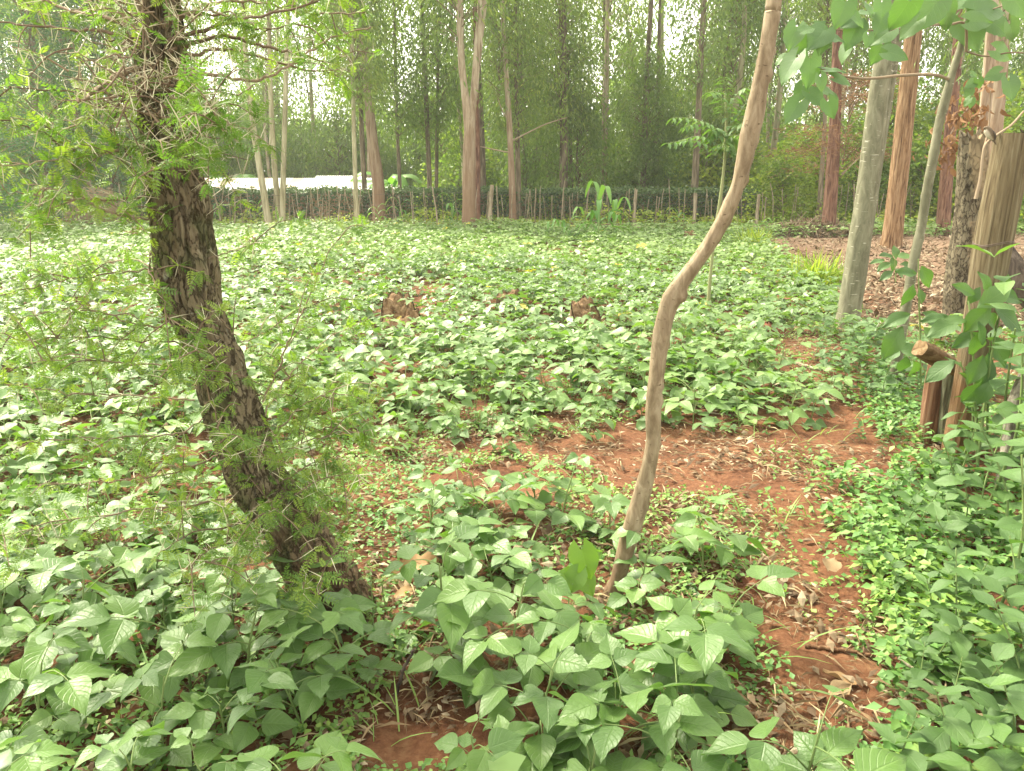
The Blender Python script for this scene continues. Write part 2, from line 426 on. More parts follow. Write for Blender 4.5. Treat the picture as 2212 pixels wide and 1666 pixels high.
MAT['gumorange'] = barkmat('orange fibrous bark', [(0.25, (0.10, 0.052, 0.025)), (0.45, (0.235, 0.135, 0.07)), (0.7, (0.36, 0.24, 0.14))], sc=(26, 26, 2.2), bump=1.0, dist=0.04)
MAT['redbark'] = barkmat('red brown fibrous bark', [(0.25, (0.08, 0.035, 0.025)), (0.45, (0.17, 0.085, 0.058)), (0.75, (0.29, 0.17, 0.12))], sc=(26, 26, 2.5), bump=0.9, dist=0.04)
MAT['snag'] = barkmat('flaking bark', [(0.24, (0.04, 0.028, 0.018)), (0.48, (0.09, 0.068, 0.042)), (0.62, (0.135, 0.108, 0.068)), (0.78, (0.22, 0.185, 0.125))], sc=(16, 16, 8), bump=1.0, dist=0.03, raw=True, vor=0.36, tintmix=(0.25, 0.19, 0.115))
MAT['barewood'] = barkmat('bare weathered wood', [(0.25, (0.19, 0.14, 0.09)), (0.5, (0.30, 0.235, 0.155)), (0.8, (0.40, 0.335, 0.24))], sc=(30, 30, 2.5), bump=0.5, dist=0.012)
MAT['post'] = barkmat('weathered post wood', [(0.15, (0.07, 0.048, 0.026)), (0.42, (0.155, 0.118, 0.066)), (0.6, (0.20, 0.158, 0.092)), (0.8, (0.26, 0.215, 0.135))], sc=(60, 60, 3.2), bump=1.0, dist=0.018,
                      low=((0.11, 0.055, 0.025), (0.24, 0.145, 0.07)), low_h=(0.25, 0.8))
MAT['redwood'] = barkmat('split red wood', [(0.25, (0.085, 0.04, 0.02)), (0.5, (0.165, 0.085, 0.045)), (0.8, (0.26, 0.16, 0.095))], sc=(40, 40, 2.5), bump=0.8, dist=0.012)
MAT['mossy'] = barkmat('mossy rotten wood', [(0.25, (0.06, 0.055, 0.03)), (0.5, (0.19, 0.19, 0.11)), (0.8, (0.36, 0.37, 0.25))], sc=(40, 40, 4), bump=1.0, dist=0.02)
MAT['logwood'] = barkmat('chopped orange wood', [(0.25, (0.11, 0.062, 0.03)), (0.5, (0.19, 0.12, 0.06)), (0.8, (0.29, 0.21, 0.12))], sc=(8, 30, 30), bump=0.6, dist=0.012)
MAT['greywood'] = barkmat('grey dead wood', [(0.25, (0.13, 0.11, 0.085)), (0.5, (0.26, 0.225, 0.18)), (0.8, (0.42, 0.38, 0.31))], sc=(40, 40, 4), bump=0.7, dist=0.01)
MAT['charred'] = barkmat('charred wood', [(0.25, (0.025, 0.018, 0.014)), (0.5, (0.06, 0.045, 0.035)), (0.8, (0.12, 0.095, 0.075))], sc=(30, 30, 5), bump=0.7, dist=0.012)
MAT['stumpbark'] = barkmat('stump bark', [(0.25, (0.09, 0.05, 0.028)), (0.5, (0.16, 0.10, 0.06)), (0.8, (0.24, 0.165, 0.105))], sc=(34, 34, 8), bump=1.0, dist=0.02)
MAT['stumpwood'] = barkmat('stump wood', [(0.25, (0.10, 0.055, 0.025)), (0.5, (0.20, 0.125, 0.065)), (0.8, (0.30, 0.21, 0.12))], sc=(22, 22, 22), bump=0.6, dist=0.012)
MAT['stake'] = barkmat('weathered stake wood', [(0.25, (0.18, 0.145, 0.095)), (0.5, (0.32, 0.265, 0.185)), (0.8, (0.45, 0.39, 0.30))], sc=(20, 20, 2), bump=0.5, dist=0.01)
MAT['wire'] = plain('rusty wire', [(0, (0.07, 0.05, 0.04)), (1, (0.20, 0.15, 0.12))], rough=0.6)
MAT['hay'] = plain('old hay', [(0, (0.22, 0.16, 0.09)), (1, (0.42, 0.33, 0.20))], rough=0.9, sc=9.0, bump=1.0)
MAT['tin'] = plain('galvanised roofing', [(0, (0.78, 0.78, 0.78)), (1, (0.88, 0.88, 0.88))], rough=0.35, objr=0.3, sc=2.0, bump=0.0)
MAT['rusttin'] = plain('rusty roofing', [(0.1, (0.74, 0.71, 0.67)), (0.6, (0.62, 0.50, 0.41)), (1, (0.48, 0.31, 0.22))], rough=0.6, objr=0.6, sc=1.5, bump=0.0)
MAT['mud'] = plain('mud wall', [(0, (0.22, 0.13, 0.08)), (1, (0.34, 0.22, 0.14))], sc=4.0)
MAT['pith'] = plain('banana stem', [(0, (0.14, 0.17, 0.07)), (1, (0.30, 0.30, 0.15))], sc=6.0)
MAT['birdb'] = plain('brown feathers', [(0, (0.08, 0.055, 0.035)), (0.45, (0.16, 0.12, 0.08)), (0.7, (0.36, 0.31, 0.24)), (1, (0.5, 0.45, 0.36))], sc=60.0, objr=0.0)
MAT['clod'] = plain('red earth', [(0, (0.14, 0.05, 0.028)), (0.5, (0.25, 0.10, 0.055)), (1, (0.38, 0.18, 0.10))], sc=25.0, bump=1.0)

# ------------------------------------------------------------------ ground
def soil_mat():
    m, nt, out = newmat('red soil'); L = nt.links
    tc = nt.nodes.new('ShaderNodeTexCoord')
    n1 = N(nt, 'ShaderNodeTexNoise', Scale=2.2, Detail=6.0, Roughness=0.6); L.new(tc.outputs['Object'], n1.inputs['Vector'])
    n2 = N(nt, 'ShaderNodeTexNoise', Scale=38.0, Detail=6.0, Roughness=0.7); L.new(tc.outputs['Object'], n2.inputs['Vector'])
    f = mth(nt, 'ADD', mth(nt, 'MULTIPLY', n1.outputs['Fac'], 0.55), mth(nt, 'MULTIPLY', n2.outputs['Fac'], 0.5))
    c = ramp(nt, [(0.33, (0.042, 0.017, 0.009)), (0.46, (0.10, 0.041, 0.020)), (0.56, (0.15, 0.066, 0.033)), (0.68, (0.21, 0.115, 0.06))], f)
    sx = nt.nodes.new('ShaderNodeSeparateXYZ'); L.new(tc.outputs['Object'], sx.inputs[0])
    mr = N(nt, 'ShaderNodeMapRange'); mr.inputs[1].default_value = 18.5; mr.inputs[2].default_value = 21.0
    L.new(mth(nt, 'ADD', sx.outputs[1], mth(nt, 'MULTIPLY', n1.outputs['Fac'], 1.5)), mr.inputs[0])
    duff = ramp(nt, [(0.3, (0.09, 0.055, 0.035)), (0.5, (0.19, 0.12, 0.08)), (0.75, (0.30, 0.21, 0.15))], f)
    c = mixc(nt, mr.outputs[0], c, duff)
    mrx = N(nt, 'ShaderNodeMapRange'); mrx.inputs[1].default_value = 3.3; mrx.inputs[2].default_value = 5.5
    mry = N(nt, 'ShaderNodeMapRange'); mry.inputs[1].default_value = 7.0; mry.inputs[2].default_value = 9.5
    L.new(mth(nt, 'SUBTRACT', sx.outputs[0], mth(nt, 'MULTIPLY', sx.outputs[1], 0.06)), mrx.inputs[0]); L.new(sx.outputs[1], mry.inputs[0])
    c = mixc(nt, mth(nt, 'MULTIPLY', mrx.outputs[0], mry.outputs[0]), c, duff)
    mr2 = N(nt, 'ShaderNodeMapRange'); mr2.inputs[1].default_value = 24.0; mr2.inputs[2].default_value = 27.0
    L.new(sx.outputs[1], mr2.inputs[0])
    green = ramp(nt, [(0.3, (0.03, 0.05, 0.02)), (0.5, (0.06, 0.09, 0.03)), (0.75, (0.11, 0.13, 0.05))], f)
    c = mixc(nt, mr2.outputs[0], c, green)
    pr = nt.nodes.new('ShaderNodeBsdfPrincipled'); L.new(c, pr.inputs['Base Color'])
    pr.inputs['Roughness'].default_value = 0.95; pr.inputs['Specular IOR Level'].default_value = 0.2
    bp = nt.nodes.new('ShaderNodeBump'); bp.inputs['Strength'].default_value = 0.9; bp.inputs['Distance'].default_value = 0.015
    L.new(n2.outputs['Fac'], bp.inputs['Height']); L.new(bp.outputs[0], pr.inputs['Normal']); L.new(pr.outputs[0], out.inputs[0])
    return m

def micro(x, y):
    w = np.clip(1.4 - np.hypot(x, y) / 14, 0, 1)
    return w * (0.035 * (vnoise(x * 4.1, y * 4.1) - 0.5) + 0.022 * (vnoise(x * 13, y * 13, 3) - 0.5) + 0.012 * (vnoise(x * 37, y * 37, 7) - 0.5))

def build_ground():
    nx, ny = 320, 420
    s = np.linspace(-1, 1, nx); gx = 5.0 * s + 250 * np.sign(s) * np.abs(s) ** 6
    t = np.linspace(0, 1, ny); gy = -4 + 13 * t + 400 * t ** 7
    X, Y = np.meshgrid(gx, gy)
    Z = gz(X, Y) + micro(X, Y)
    V = np.stack([X, Y, Z], -1).reshape(-1, 3)
    i = np.arange(ny - 1)[:, None] * nx; j = np.arange(nx - 1)[None]
    Q = np.stack([i + j, i + j + 1, i + nx + j + 1, i + nx + j], -1).reshape(-1, 4)
    o = nobj('ground', MB().add(V, Q).mesh('ground', soil_mat()))
    o['kind'] = 'structure'
    o['label'] = 'red soil of the bean field running back under the trees'
build_ground()

# ------------------------------------------------------------------ leaf shapes
def blade(L, W, prof, nu, nv, droop=0.3, fold=0.25, wave=0.0, seed=0, tipcurl=0.0, ragged=0.0, asym=0.0, heart=0.0):
    r = np.random.default_rng(seed)
    u = np.linspace(0, 1, nu); v = np.linspace(-1, 1, nv)
    U, Vv = np.meshgrid(u, v, indexing='ij')
    px = [p[0] for p in prof]; pw = [p[1] for p in prof]
    w = np.interp(U, px, pw) * W
    if ragged:
        w = w * (1 - ragged * (r.random(U.shape) < 0.22) * (np.abs(Vv) > 0.9) * r.uniform(0.4, 1, U.shape))
    y = Vv * w * (1 + asym * np.sign(Vv))
    x = U * L - heart * L * np.clip(np.abs(Vv) - 0.25, 0, 1) * np.clip(1 - U * 4, 0, 1)
    z = -droop * L * U ** 2 + fold * np.abs(y) - tipcurl * L * np.clip(U - 0.7, 0, 1) ** 2
    ph = r.uniform(0, 6, 3)
    z = z + wave * L * (np.sin(7 * U + ph[0]) * Vv * 0.6 + np.sin(11 * U + ph[1]) * np.abs(Vv) ** 2 * 0.5 + 0.5 * np.sin(4 * Vv + ph[2]) * U)
    V = np.stack([x, y, z], -1).reshape(-1, 3)
    i = np.arange(nu - 1)[:, None] * nv; j = np.arange(nv - 1)[None]
    Q = np.stack([i + j, i + nv + j, i + nv + j + 1, i + j + 1], -1).reshape(-1, 4)
    uv = np.stack([U, Vv], -1).reshape(-1, 2)
    return (V, Q, None, uv)

OV = [(0, .10), (.06, .52), (.16, .86), (.28, 1), (.45, .90), (.62, .66), (.78, .40), (.9, .17), (1, .01)]
EL = [(0, .05), (.15, .45), (.35, .92), (.5, 1), (.68, .82), (.85, .42), (1, .01)]
HT = [(0, .35), (.05, .75), (.15, .97), (.3, 1), (.5, .86), (.7, .57), (.85, .28), (1, .01)]

def rhomb(L, W, bend=0.15):
    V = np.array([[0, 0, 0], [.4 * L, W, .02 * L], [L, 0, -bend * L], [.4 * L, -W, .02 * L]])
    return (V, None, [[0, 1, 2], [0, 2, 3]], np.array([[0, 0], [.4, 1], [1, 0], [.4, -1]]))

def lowleaf(L, W, droop=.25):
    V = np.array([[0, 0, 0], [.3 * L, W, .02 * L], [.3 * L, 0, -.03 * L], [.3 * L, -W, .02 * L], [.65 * L, .62 * W, -.45 * droop * L + .015], [.65 * L, 0, -.5 * droop * L], [.65 * L, -.62 * W, -.45 * droop * L + .015], [L, 0, -droop * L]])
    T = [[0, 2, 1], [0, 3, 2], [4, 5, 7], [5, 6, 7]]
    Q = [[1, 2, 5, 4], [2, 3, 6, 5]]
    return (V, Q, T, np.array([[0, 0], [.3, 1], [.3, 0], [.3, -1], [.65, 1], [.65, 0], [.65, -1], [1, 0]]))

def RT(pos=(0, 0, 0), yaw=0, pitch=0, roll=0, s=1.0):
    return Matrix.Translation(Vector([float(c) for c in pos])) @ Matrix.Rotation(yaw, 4, 'Z') @ Matrix.Rotation(pitch, 4, 'Y') @ Matrix.Rotation(roll, 4, 'X') @ Matrix.Scale(s, 4)

def npm(M): return np.array(M)

# ------------------------------------------------------------------ bean plants
NLF = 9
LF_NEAR, LF_MID, LF_LOW = [], [], []
for k in range(NLF):
    r = random.Random(100 + k)
    L, W = 0.112 * r.uniform(.9, 1.12), 0.043 * r.uniform(.92, 1.12)
    args = dict(droop=r.uniform(.0, .26), fold=r.uniform(.0, .30), wave=r.uniform(.015, .045), asym=r.uniform(-.12, .12), ragged=.5 if k % 3 == 0 else 0)
    LF_NEAR.append(blade(L, W, OV, 13, 9, seed=k, **args))
    LF_MID.append(blade(L, W, OV, 7, 5, seed=k, **{**args, 'ragged': 0}))
    LF_LOW.append(lowleaf(L, W, args['droop'] + .05))
LF_MESH = [MB().add(t[0], t[1], None, 0, t[3]).mesh('leaflet', MAT['bean']) for t in LF_NEAR]
NTRI = 10
TRI = []
for k in range(NTRI):
    r = random.Random(300 + k)
    rl, zl = r.uniform(.05, .15), r.uniform(.03, .10)
    pts = resample([[0, 0, 0], [rl * .5, 0, zl * .75], [rl, 0, zl]], 6)
    pet = MB(); tube(pet, pts, np.linspace(.0024, .0016, 6), 5, cap=False)
    E = pts[-1]
    lm = []
    t0 = r.uniform(-.25, .38)
    for yaw, ext, dp in ((r.uniform(-.25, .25), .03, t0), (r.uniform(1.15, 1.7), .006, t0 * .5 + r.uniform(-.2, .3)), (-r.uniform(1.15, 1.7), .006, t0 * .5 + r.uniform(-.2, .3))):
        off = Vector((ext * math.cos(yaw), ext * math.sin(yaw), 0.002))
        M = RT(Vector(E) + off, yaw, dp, r.uniform(-.45, .45), r.uniform(.88, 1.08) * (1.06 if ext > .01 else .95))
        lm.append((r.randrange(NLF), M))
    tube(pet, np.array([E, E + np.array([.03, 0, .002])]), .0013, 4, cap=False)
    mid, low, lo2 = MB(), MB(), MB()
    pt = pet.tpl(); mid.add(pt[0], pt[1], None, 0.3, None, 1)
    for li, M in lm:
        tn = r.uniform(0, .3)
        mid.add_many(LF_MID[li], npm(M)[None], [tn]); low.add_many(LF_LOW[li], npm(M)[None], [tn])
        lo2.add_many(rhomb(.11, .042), npm(M)[None], [tn])
    TRI.append(dict(pet=pet.mesh('petiole', MAT['stem']), lm=lm, mid=mid.mesh('leaf', [MAT['bean'], MAT['stem']]), low=low.tpl(), lo2=lo2.tpl()))
NPL = 14
PLV = []
for k in range(NPL):
    r = random.Random(500 + k)
    H = r.uniform(.15, .28)
    lean = (r.uniform(-.06, .06), r.uniform(-.06, .06))
    st = MB(); sp = resample([[0, 0, -.03], [lean[0] * .4, lean[1] * .4, H * .5], [lean[0], lean[1], H]], 6)
    tube(st, sp, np.linspace(.0042, .0022, 6), 6)
    lv = []
    n = r.choice([7, 8, 8, 9])
    a = r.uniform(0, 6.28)
    for i in range(n):
        f = (i + .6) / n
        a += 2.4 + r.uniform(-.5, .5)
        p = sp[min(5, int(f * 5.4))]
        lv.append((r.randrange(NTRI), RT(p, a, r.uniform(-.3, .35), r.uniform(-.25, .25), r.uniform(.66, 1.0) * (1 if f < .85 else .7))))
    PLV.append((st.mesh('stem', MAT['stem']), lv))

BEAN_BARE = [
    [(1425, 870), (1740, 885), (1860, 850), (1690, 745), (1650, 715), (1740, 690), (1830, 700), (2600, 780), (2700, 1900), (1770, 1900), (1755, 1560), (1735, 1480), (1640, 1370), (1560, 1290), (1545, 1215), (1520, 1130), (1400, 1060), (1385, 930)],
    [(630, 985), (700, 935), (1000, 940), (1350, 980), (1400, 1060), (1310, 1045), (1000, 1000), (830, 1020), (640, 1055)],
    [(620, 1055), (830, 1030), (840, 1115), (950, 1135), (1310, 1115), (1400, 1060), (1530, 1130), (1330, 1140), (1200, 1130), (950, 1150), (900, 1210), (880, 1320), (860, 1345), (790, 1340), (620, 1110)],
    [(860, 1240), (945, 1200), (930, 1290), (905, 1350), (955, 1430), (990, 1490), (1100, 1535), (1290, 1545), (1290, 1575), (1100, 1565), (960, 1550), (870, 1545), (760, 1600), (700, 1700), (655, 1600), (820, 1530), (890, 1450), (870, 1370)],
    [(820, 750), (880, 750), (900, 790), (800, 800)], [(800, 640), (900, 630), (960, 645), (840, 655)],
    [(60, 1015), (330, 1000), (420, 1030), (250, 1055), (40, 1050)],
    [(1120, 770), (1240, 770), (1230, 790), (1130, 792)],
]
BEAN_TOPR = [(1640, 500), (1690, 540), (1740, 585), (1800, 600), (1830, 640), (1860, 700), (3400, 700), (3400, 480)]
BEAN_SPARSE = [(640, 860), (900, 880), (1250, 850), (1420, 900), (1400, 1000), (640, 1000)]

def bean_positions():
    xs, ys = [], []
    y = 0.9
    row = 0
    while y < 21.2:
        sp = 0.235 if y < 2.6 else 0.28 if y < 5 else 0.255
        half = y * .72 + 3.0
        n = int(2 * half / (.255 if y < 5 else .235))
        x = np.linspace(-half, half, n) + RNG.normal(0, .06, n)
        xs.append(x); ys.append(np.full(n, y) + RNG.normal(0, .05, n)); y += sp; row += 1
    x = np.concatenate(xs); y = np.concatenate(ys)
    z = gz(x, y)
    px, py, dep = proj(np.stack([x, y, z + .17], -1))
    ok = np.ones(len(x), bool)
    for k, poly in enumerate(BEAN_BARE): ok &= ~inpoly(px, py, poly)
    ok &= ~inpoly(px, py, BEAN_TOPR)
    sp = inpoly(px, py, BEAN_SPARSE)
    r = RNG.random(len(x))
    ok &= ~(sp & (r < .45))
    ok &= ~((vnoise(x * .9, y * 1.4, 9) < .24) & (r < .75) & (y > 5))
    ok &= ~((x > 4.6) & (y < 9))
    ok &= ~((np.abs(x + .5) < .5) & (y < 1.35))
    ok &= ~((np.abs(x + .50) < .15) & (y > 2.15) & (y < 2.7)) & ~((np.abs(x - .31) < .11) & (y > 2.25) & (y < 2.75))
    # keep clear of trunks and stumps
    for cx, cy, rr in ((-.62, 2.5, .14), (.36, 2.62, .06), (-1.15, 7.7, .30), (.78, 7.75, .26)):
        ok &= np.hypot(x - cx, y - cy) > rr
    return x[ok], y[ok], z[ok], px[ok], py[ok], sp[ok]

def build_beans():
    x, y, z, px, py, sp = bean_positions()
    inv = (px > -90) & (px < 2300) & (py < 1800) & (py > 0)
    dist = np.hypot(x, y)
    order = np.argsort(dist + (~inv) * 1e3)
    near = order[:300]; rest = order[300:]
    def zone(i):
        X, Y = px[i], py[i]
        if dist[i] > 6.6:
            if X < 430: return ('bean plant left of the thorn tree trunk, near the slanting broken stick', 'bean plants out by the slanting stick')
            if X < 1060: return ('bean plant close round the brown stump that stands nearer the thorn tree', 'bean plants round the first stump')
            if X < 1430: return ('bean plant close round the brown stump that stands nearer the tan pole tree', 'bean plants round the second stump')
            return ('bean plant round the foot of the thin pinnate sapling, behind the pole tree', 'bean plants round the sapling')
        if dist[i] > 5.2:
            if X < 430: return ('leafy bean plant left of the thorn tree trunk, out in the middle of the field', 'bean plants in mid field left of the thorn tree')
            if X < 1430: return ('leafy bean plant in mid field between the thorn tree and the tan pole tree', 'bean plants in mid field between the two trunks')
            return ('leafy bean plant in mid field between the tan pole tree and the footpath', 'bean plants in mid field beside the path')
        if X < 620 and Y < 1200: return ('bean plant under the thorny branches left of the thorn tree trunk', 'bean plants under the thorny branches')
        if Y > 1480 and X < 440: return ('big leaved bean plant filling the bottom left corner of the field', 'bean plants in the bottom left corner')
        if Y > 1480 and X < 900: return ('big leaved bean plant at the bottom edge, before the foot of the thorn tree', 'bean plants at the bottom before the thorn tree')
        if Y > 1480 and X < 1330: return ('bean plant at the bottom edge by the small spiky seedling', 'bean plants at the bottom by the spiky seedling')
        if Y > 1480: return ('big leaved bean plant at the bottom edge right beside the footpath', 'bean plants at the bottom beside the path')
        if Y > 1250 and X < 440: return ('big leaved bean plant left of the foot of the thorn tree, under low thorny twigs', 'bean plants left of the thorn tree foot')
        if Y > 1250 and X > 1400: return ('big leaved bean plant between the foot of the pole tree and the path', 'bean plants between the pole tree and the path')
        if Y > 1250 and X < 880: return ('big leaved bean plant in the front row at the foot of the thorn tree', 'bean plants in front of the thorn tree')
        if Y > 1250: return ('big leaved bean plant in the front clump before the tan pole tree', 'bean plants in front of the pole tree')
        if Y > 1010 and X > 620: return ('bean plant in the short row behind bare red soil, between the two trunks', 'bean plants in the short rows between the trunks')
        return ('bean plant behind the bare red strip, beside the tan pole tree', 'bean plants behind the bare strip')
    mem = {}
    for i in near: mem.setdefault(zone(i)[1], []).append(i)
    ORD = ['leftmost', 'second from left', 'third from left', 'fourth from left', 'fifth from left', 'sixth from left', 'seventh from left', 'eighth from left']
    ordl = {}
    for g, m_ in mem.items():
        m_ = sorted(m_, key=lambda q: px[q])
        if 2 <= len(m_) <= 8:
            for q, i in enumerate(m_): ordl[i] = 'rightmost' if q == len(m_) - 1 else ORD[q]
    for rank, i in enumerate(near):
        r = random.Random(9000 + int(i))
        v = r.randrange(NPL)
        stm, lv = PLV[v]
        s = r.uniform(.8, 1.22) * (.8 if sp[i] else 1)
        if dist[i] < 2.6: s *= 1.08
        lab, grp = zone(i)
        if i in ordl: lab = ordl[i] + ' ' + lab.replace('big leaved bean plant', 'bean plant'); lab = lab if len(lab.split()) <= 16 else lab.split(',')[0]; lab = ' '.join(lab.split()[:16]) if len(lab.split()) > 16 else lab
        root = thing('bean_plant', lab, 'bean plant', group=grp, M=RT((x[i], y[i], z[i]), r.uniform(0, 6.28), r.uniform(-.12, .12), r.uniform(-.12, .12), s))
        nobj('stem', stm, root)
        for ti, M in lv:
            T = TRI[ti]
            if rank < 62:
                lf = nobj('leaf', T['pet'], root, M)
                for li, LM in T['lm']: nobj('leaflet', LF_MESH[li], lf, LM)
            else:
                nobj('leaf', T['mid'], root, M)
    mb = MB()
    byt = {}
    r = random.Random(77)
    for i in rest:
        if abs(px[i] - 1106) > 1750: continue
        lod = 'low' if dist[i] < 13 else 'lo2'
        stm, lv = PLV[r.randrange(NPL)]
        s = r.uniform(.85, 1.15) * (1.08 if dist[i] > 13 else 1)
        B = RT((x[i], y[i], z[i]), r.uniform(0, 6.28), r.uniform(-.12, .12), r.uniform(-.12, .12), s)
        tn = r.uniform(0, .5)
        for ti, M in lv:
            byt.setdefault((ti, lod), []).append((npm(B @ M), min(.82, tn + r.uniform(0, .3)) if r.random() > .006 else 1.0))
    for (ti, lod), lst in byt.items():
        mb.add_many(TRI[ti][lod], np.array([a for a, b in lst]), np.array([b for a, b in lst]))
    o = nobj('bean_field_foliage', mb.mesh('bean_field_foliage', MAT['beanfar'])); o['kind'] = 'stuff'
    o['label'] = 'far rows of bean plants merging into a carpet of pale green leaves'
    print('beans', len(x), 'rest', len(rest))

build_beans()

# ------------------------------------------------------------------ low ground cover, straw, dry leaves
SOILP = [(560, 860), (1430, 850), (1780, 840), (1900, 700), (2300, 760), (2500, 1900), (500, 1900)]
def cover():
    n = 60000
    y = RNG.uniform(.9, 8.5, n) ** 1.0; x = RNG.uniform(-1, 1, n) * (y * .78 + .5)
    z = gz(x, y) + micro(x, y)
    px, py, d = proj(np.stack([x, y, z], -1))
    path = inpoly(px, py, [(1500, 900), (1760, 890), (1850, 850), (1690, 750), (1740, 700), (1800, 790), (1900, 860), (1840, 930), (1880, 1000), (1760, 1080), (1820, 1180), (1870, 1350), (1790, 1420), (1640, 1330), (1640, 1130), (1500, 1000)])
    rt = inpoly(px, py, [(1740, 1100), (1800, 900), (1900, 800), (1990, 820), (2600, 900), (2600, 1900), (1900, 1900), (1900, 1500), (1910, 1380), (1830, 1200)])
    den = vnoise(x * 3.2, y * 3.2, 5)
    keep = (RNG.random(n) < np.where(path, .2, np.where(rt, .9, .75))) & (den > np.where(rt, .25, .36))
    x, y, z, rt = x[keep], y[keep], z[keep], rt[keep]
    m = len(x)
    per = 3
    X = np.repeat(x, per) + RNG.normal(0, .012, m * per); Y = np.repeat(y, per) + RNG.normal(0, .012, m * per)
    hgt = np.where(np.repeat(rt, per), RNG.uniform(.01, .13, m * per), RNG.uniform(.005, .05, m * per))
    P = np.stack([X, Y, gz(X, Y) + micro(X, Y) + hgt], -1)
    a = RNG.uniform(0, 6.283, m * per)
    dv = np.stack([np.cos(a), np.sin(a), RNG.normal(-.1, .35, m * per)], -1)
    nr = np.stack([RNG.normal(0, .35, m * per), RNG.normal(-.1, .35, m * per), np.ones(m * per)], -1)
    sc = np.where(np.repeat(rt, per), RNG.uniform(.025, .055, m * per), RNG.uniform(.012, .035, m * per))
    tn = np.clip(RNG.uniform(0, .5, m * per) + .4 * vnoise(X * 2, Y * 2, 2), 0, 1)
    mb = MB().add_many(rhomb(1, .32, .2), frames(P, dv, nr, sc), tn)
    o = nobj('ground_cover', mb.mesh('ground_cover', MAT['cover'])); o['kind'] = 'stuff'; o['label'] = 'small weeds creeping over the red soil'
    # grass wisps
    n = 2600
    y = RNG.uniform(1.1, 7, n); x = RNG.uniform(-1, 1, n) * (y * .75)
    px, py, d = proj(np.stack([x, y, gz(x, y)], -1))
    k = (vnoise(x * 2.5, y * 2.5, 11) > .62) & ((py > 1000) | (px > 1500)); x, y = x[k], y[k]; n = len(x)
    mb = MB()
    bl = blade(1, .022, [(0, .6), (.3, 1), (.7, .7), (1, .02)], 5, 2, droop=.45, fold=0)
    a = RNG.uniform(0, 6.283, n)
    up = RNG.uniform(.5, 2.2, n)
    dv = np.stack([np.cos(a), np.sin(a), up], -1); nr = np.stack([-np.cos(a), -np.sin(a), np.ones(n)], -1)
    mb.add_many(bl, frames(np.stack([x, y, gz(x, y)], -1), dv, nr, RNG.uniform(.06, .2, n)), RNG.uniform(.4, 1, n))
    o = nobj('grass', mb.mesh('grass', MAT['cover'])); o['kind'] = 'stuff'; o['label'] = 'thin grass blades sprouting between the beans'

def scatter_flat(n, gen, L, W, mat, name, label, lift=.008, tilt=.3, curved=True):
    x, y = gen(n); n = len(x)
    P = np.stack([x, y, gz(x, y) + micro(x, y) + lift + RNG.uniform(0, .02, n)], -1)
    a = RNG.uniform(0, 6.283, n)
    dv = np.stack([np.cos(a), np.sin(a), RNG.normal(0, tilt, n)], -1)
    nr = np.stack([RNG.normal(0, tilt, n), RNG.normal(0, tilt, n), np.ones(n)], -1)
    V = np.array([[0, 0, 0], [.5, W, .12], [1, 0, .03], [.5, -W, .09], [.5, 0, .16]])
    T = [[0, 4, 1], [0, 3, 4], [1, 4, 2], [4, 3, 2]]
    mb = MB().add_many((V, None, T, None), frames(P, dv, nr, L[0] + (L[1] - L[0]) * RNG.random(n) ** 2.2), RNG.random(n) ** 1.5 * .85)
    o = nobj(name, mb.mesh(name, MAT[mat], smooth=False)); o['kind'] = 'stuff'; o['label'] = label

def g_near(n):
    y = RNG.uniform(.9, 9, n); x = RNG.uniform(-1, 1, n) * (y * .76 + .4)
    k = vnoise(x * 2.2, y * 2.2, 21) * .6 + vnoise(x * 6, y * 6, 22) * .4 > RNG.uniform(.3, .6, n)
    return x[k], y[k]
def g_right(n):
    px = RNG.uniform(1560, 2500, n); py = RNG.uniform(468, 720, n)
    lim = np.interp(px, [1560, 1690, 1800, 1900, 2300], [500, 545, 620, 730, 730])
    k = (py < lim) ; px, py = px[k], py[k]
    d = FWD[None] + np.stack([(px - 1106) / FPX, np.zeros(len(px)), np.zeros(len(px))], -1) + UP[None] * ((833 - py) / FPX)[:, None]
    p = CAMP + d * (-CAM_H / d[:, 2:3])
    return p[:, 0], p[:, 1]
def g_edge(n):
    x = RNG.uniform(-17, 10, n); y = RNG.normal(21.3, .55, n)
    k = vnoise(x * .9, y * 2, 31) > .3
    return x[k], y[k]
cover()
scatter_flat(30000, g_near, (.02, .075), .22, 'litter', 'leaf_litter', 'bits of dry leaf lying on the red soil')
scatter_flat(42000, g_near, (.025, .13), .034, 'straw', 'straw', 'dry straw and stalks lying on the red soil', tilt=.18)
scatter_flat(26000, g_right, (.05, .17), .17, 'litter', 'leaf_litter', 'brown carpet of fallen gum leaves under the right hand trees', tilt=.5)
scatter_flat(7000, g_edge, (.06, .17), .16, 'litter', 'leaf_litter', 'strip of fallen gum leaves along the far edge of the beans', tilt=.5)

def undergrowth():
    n = 15000
    x = RNG.uniform(-19, 19, n); y = RNG.uniform(21.9, 25.0, n)
    hmax = .15 + .55 * vnoise(x * .8, y * .5, 41) ** 1.5
    hmax = np.where(x > 7.5, hmax * 1.5, hmax)
    P = np.stack([x, y, gz(x, y) + RNG.uniform(0, 1, n) * hmax], -1)
    a = RNG.uniform(0, 6.283, n)
    dv = np.stack([np.cos(a), np.sin(a), RNG.normal(0, .5, n)], -1); nr = np.stack([RNG.normal(0, .5, n), RNG.normal(-.3, .5, n), np.ones(n)], -1)
    mb = MB().add_many(rhomb(1, .3), frames(P, dv, nr, RNG.uniform(.06, .16, n)), np.clip(RNG.uniform(0, .4, n) + .5 * vnoise(x, y, 4), 0, 1))
    o = nobj('undergrowth', mb.mesh('undergrowth', MAT['shrub'])); o['kind'] = 'stuff'; o['label'] = 'tangled green undergrowth along the foot of the stake fence'
undergrowth()

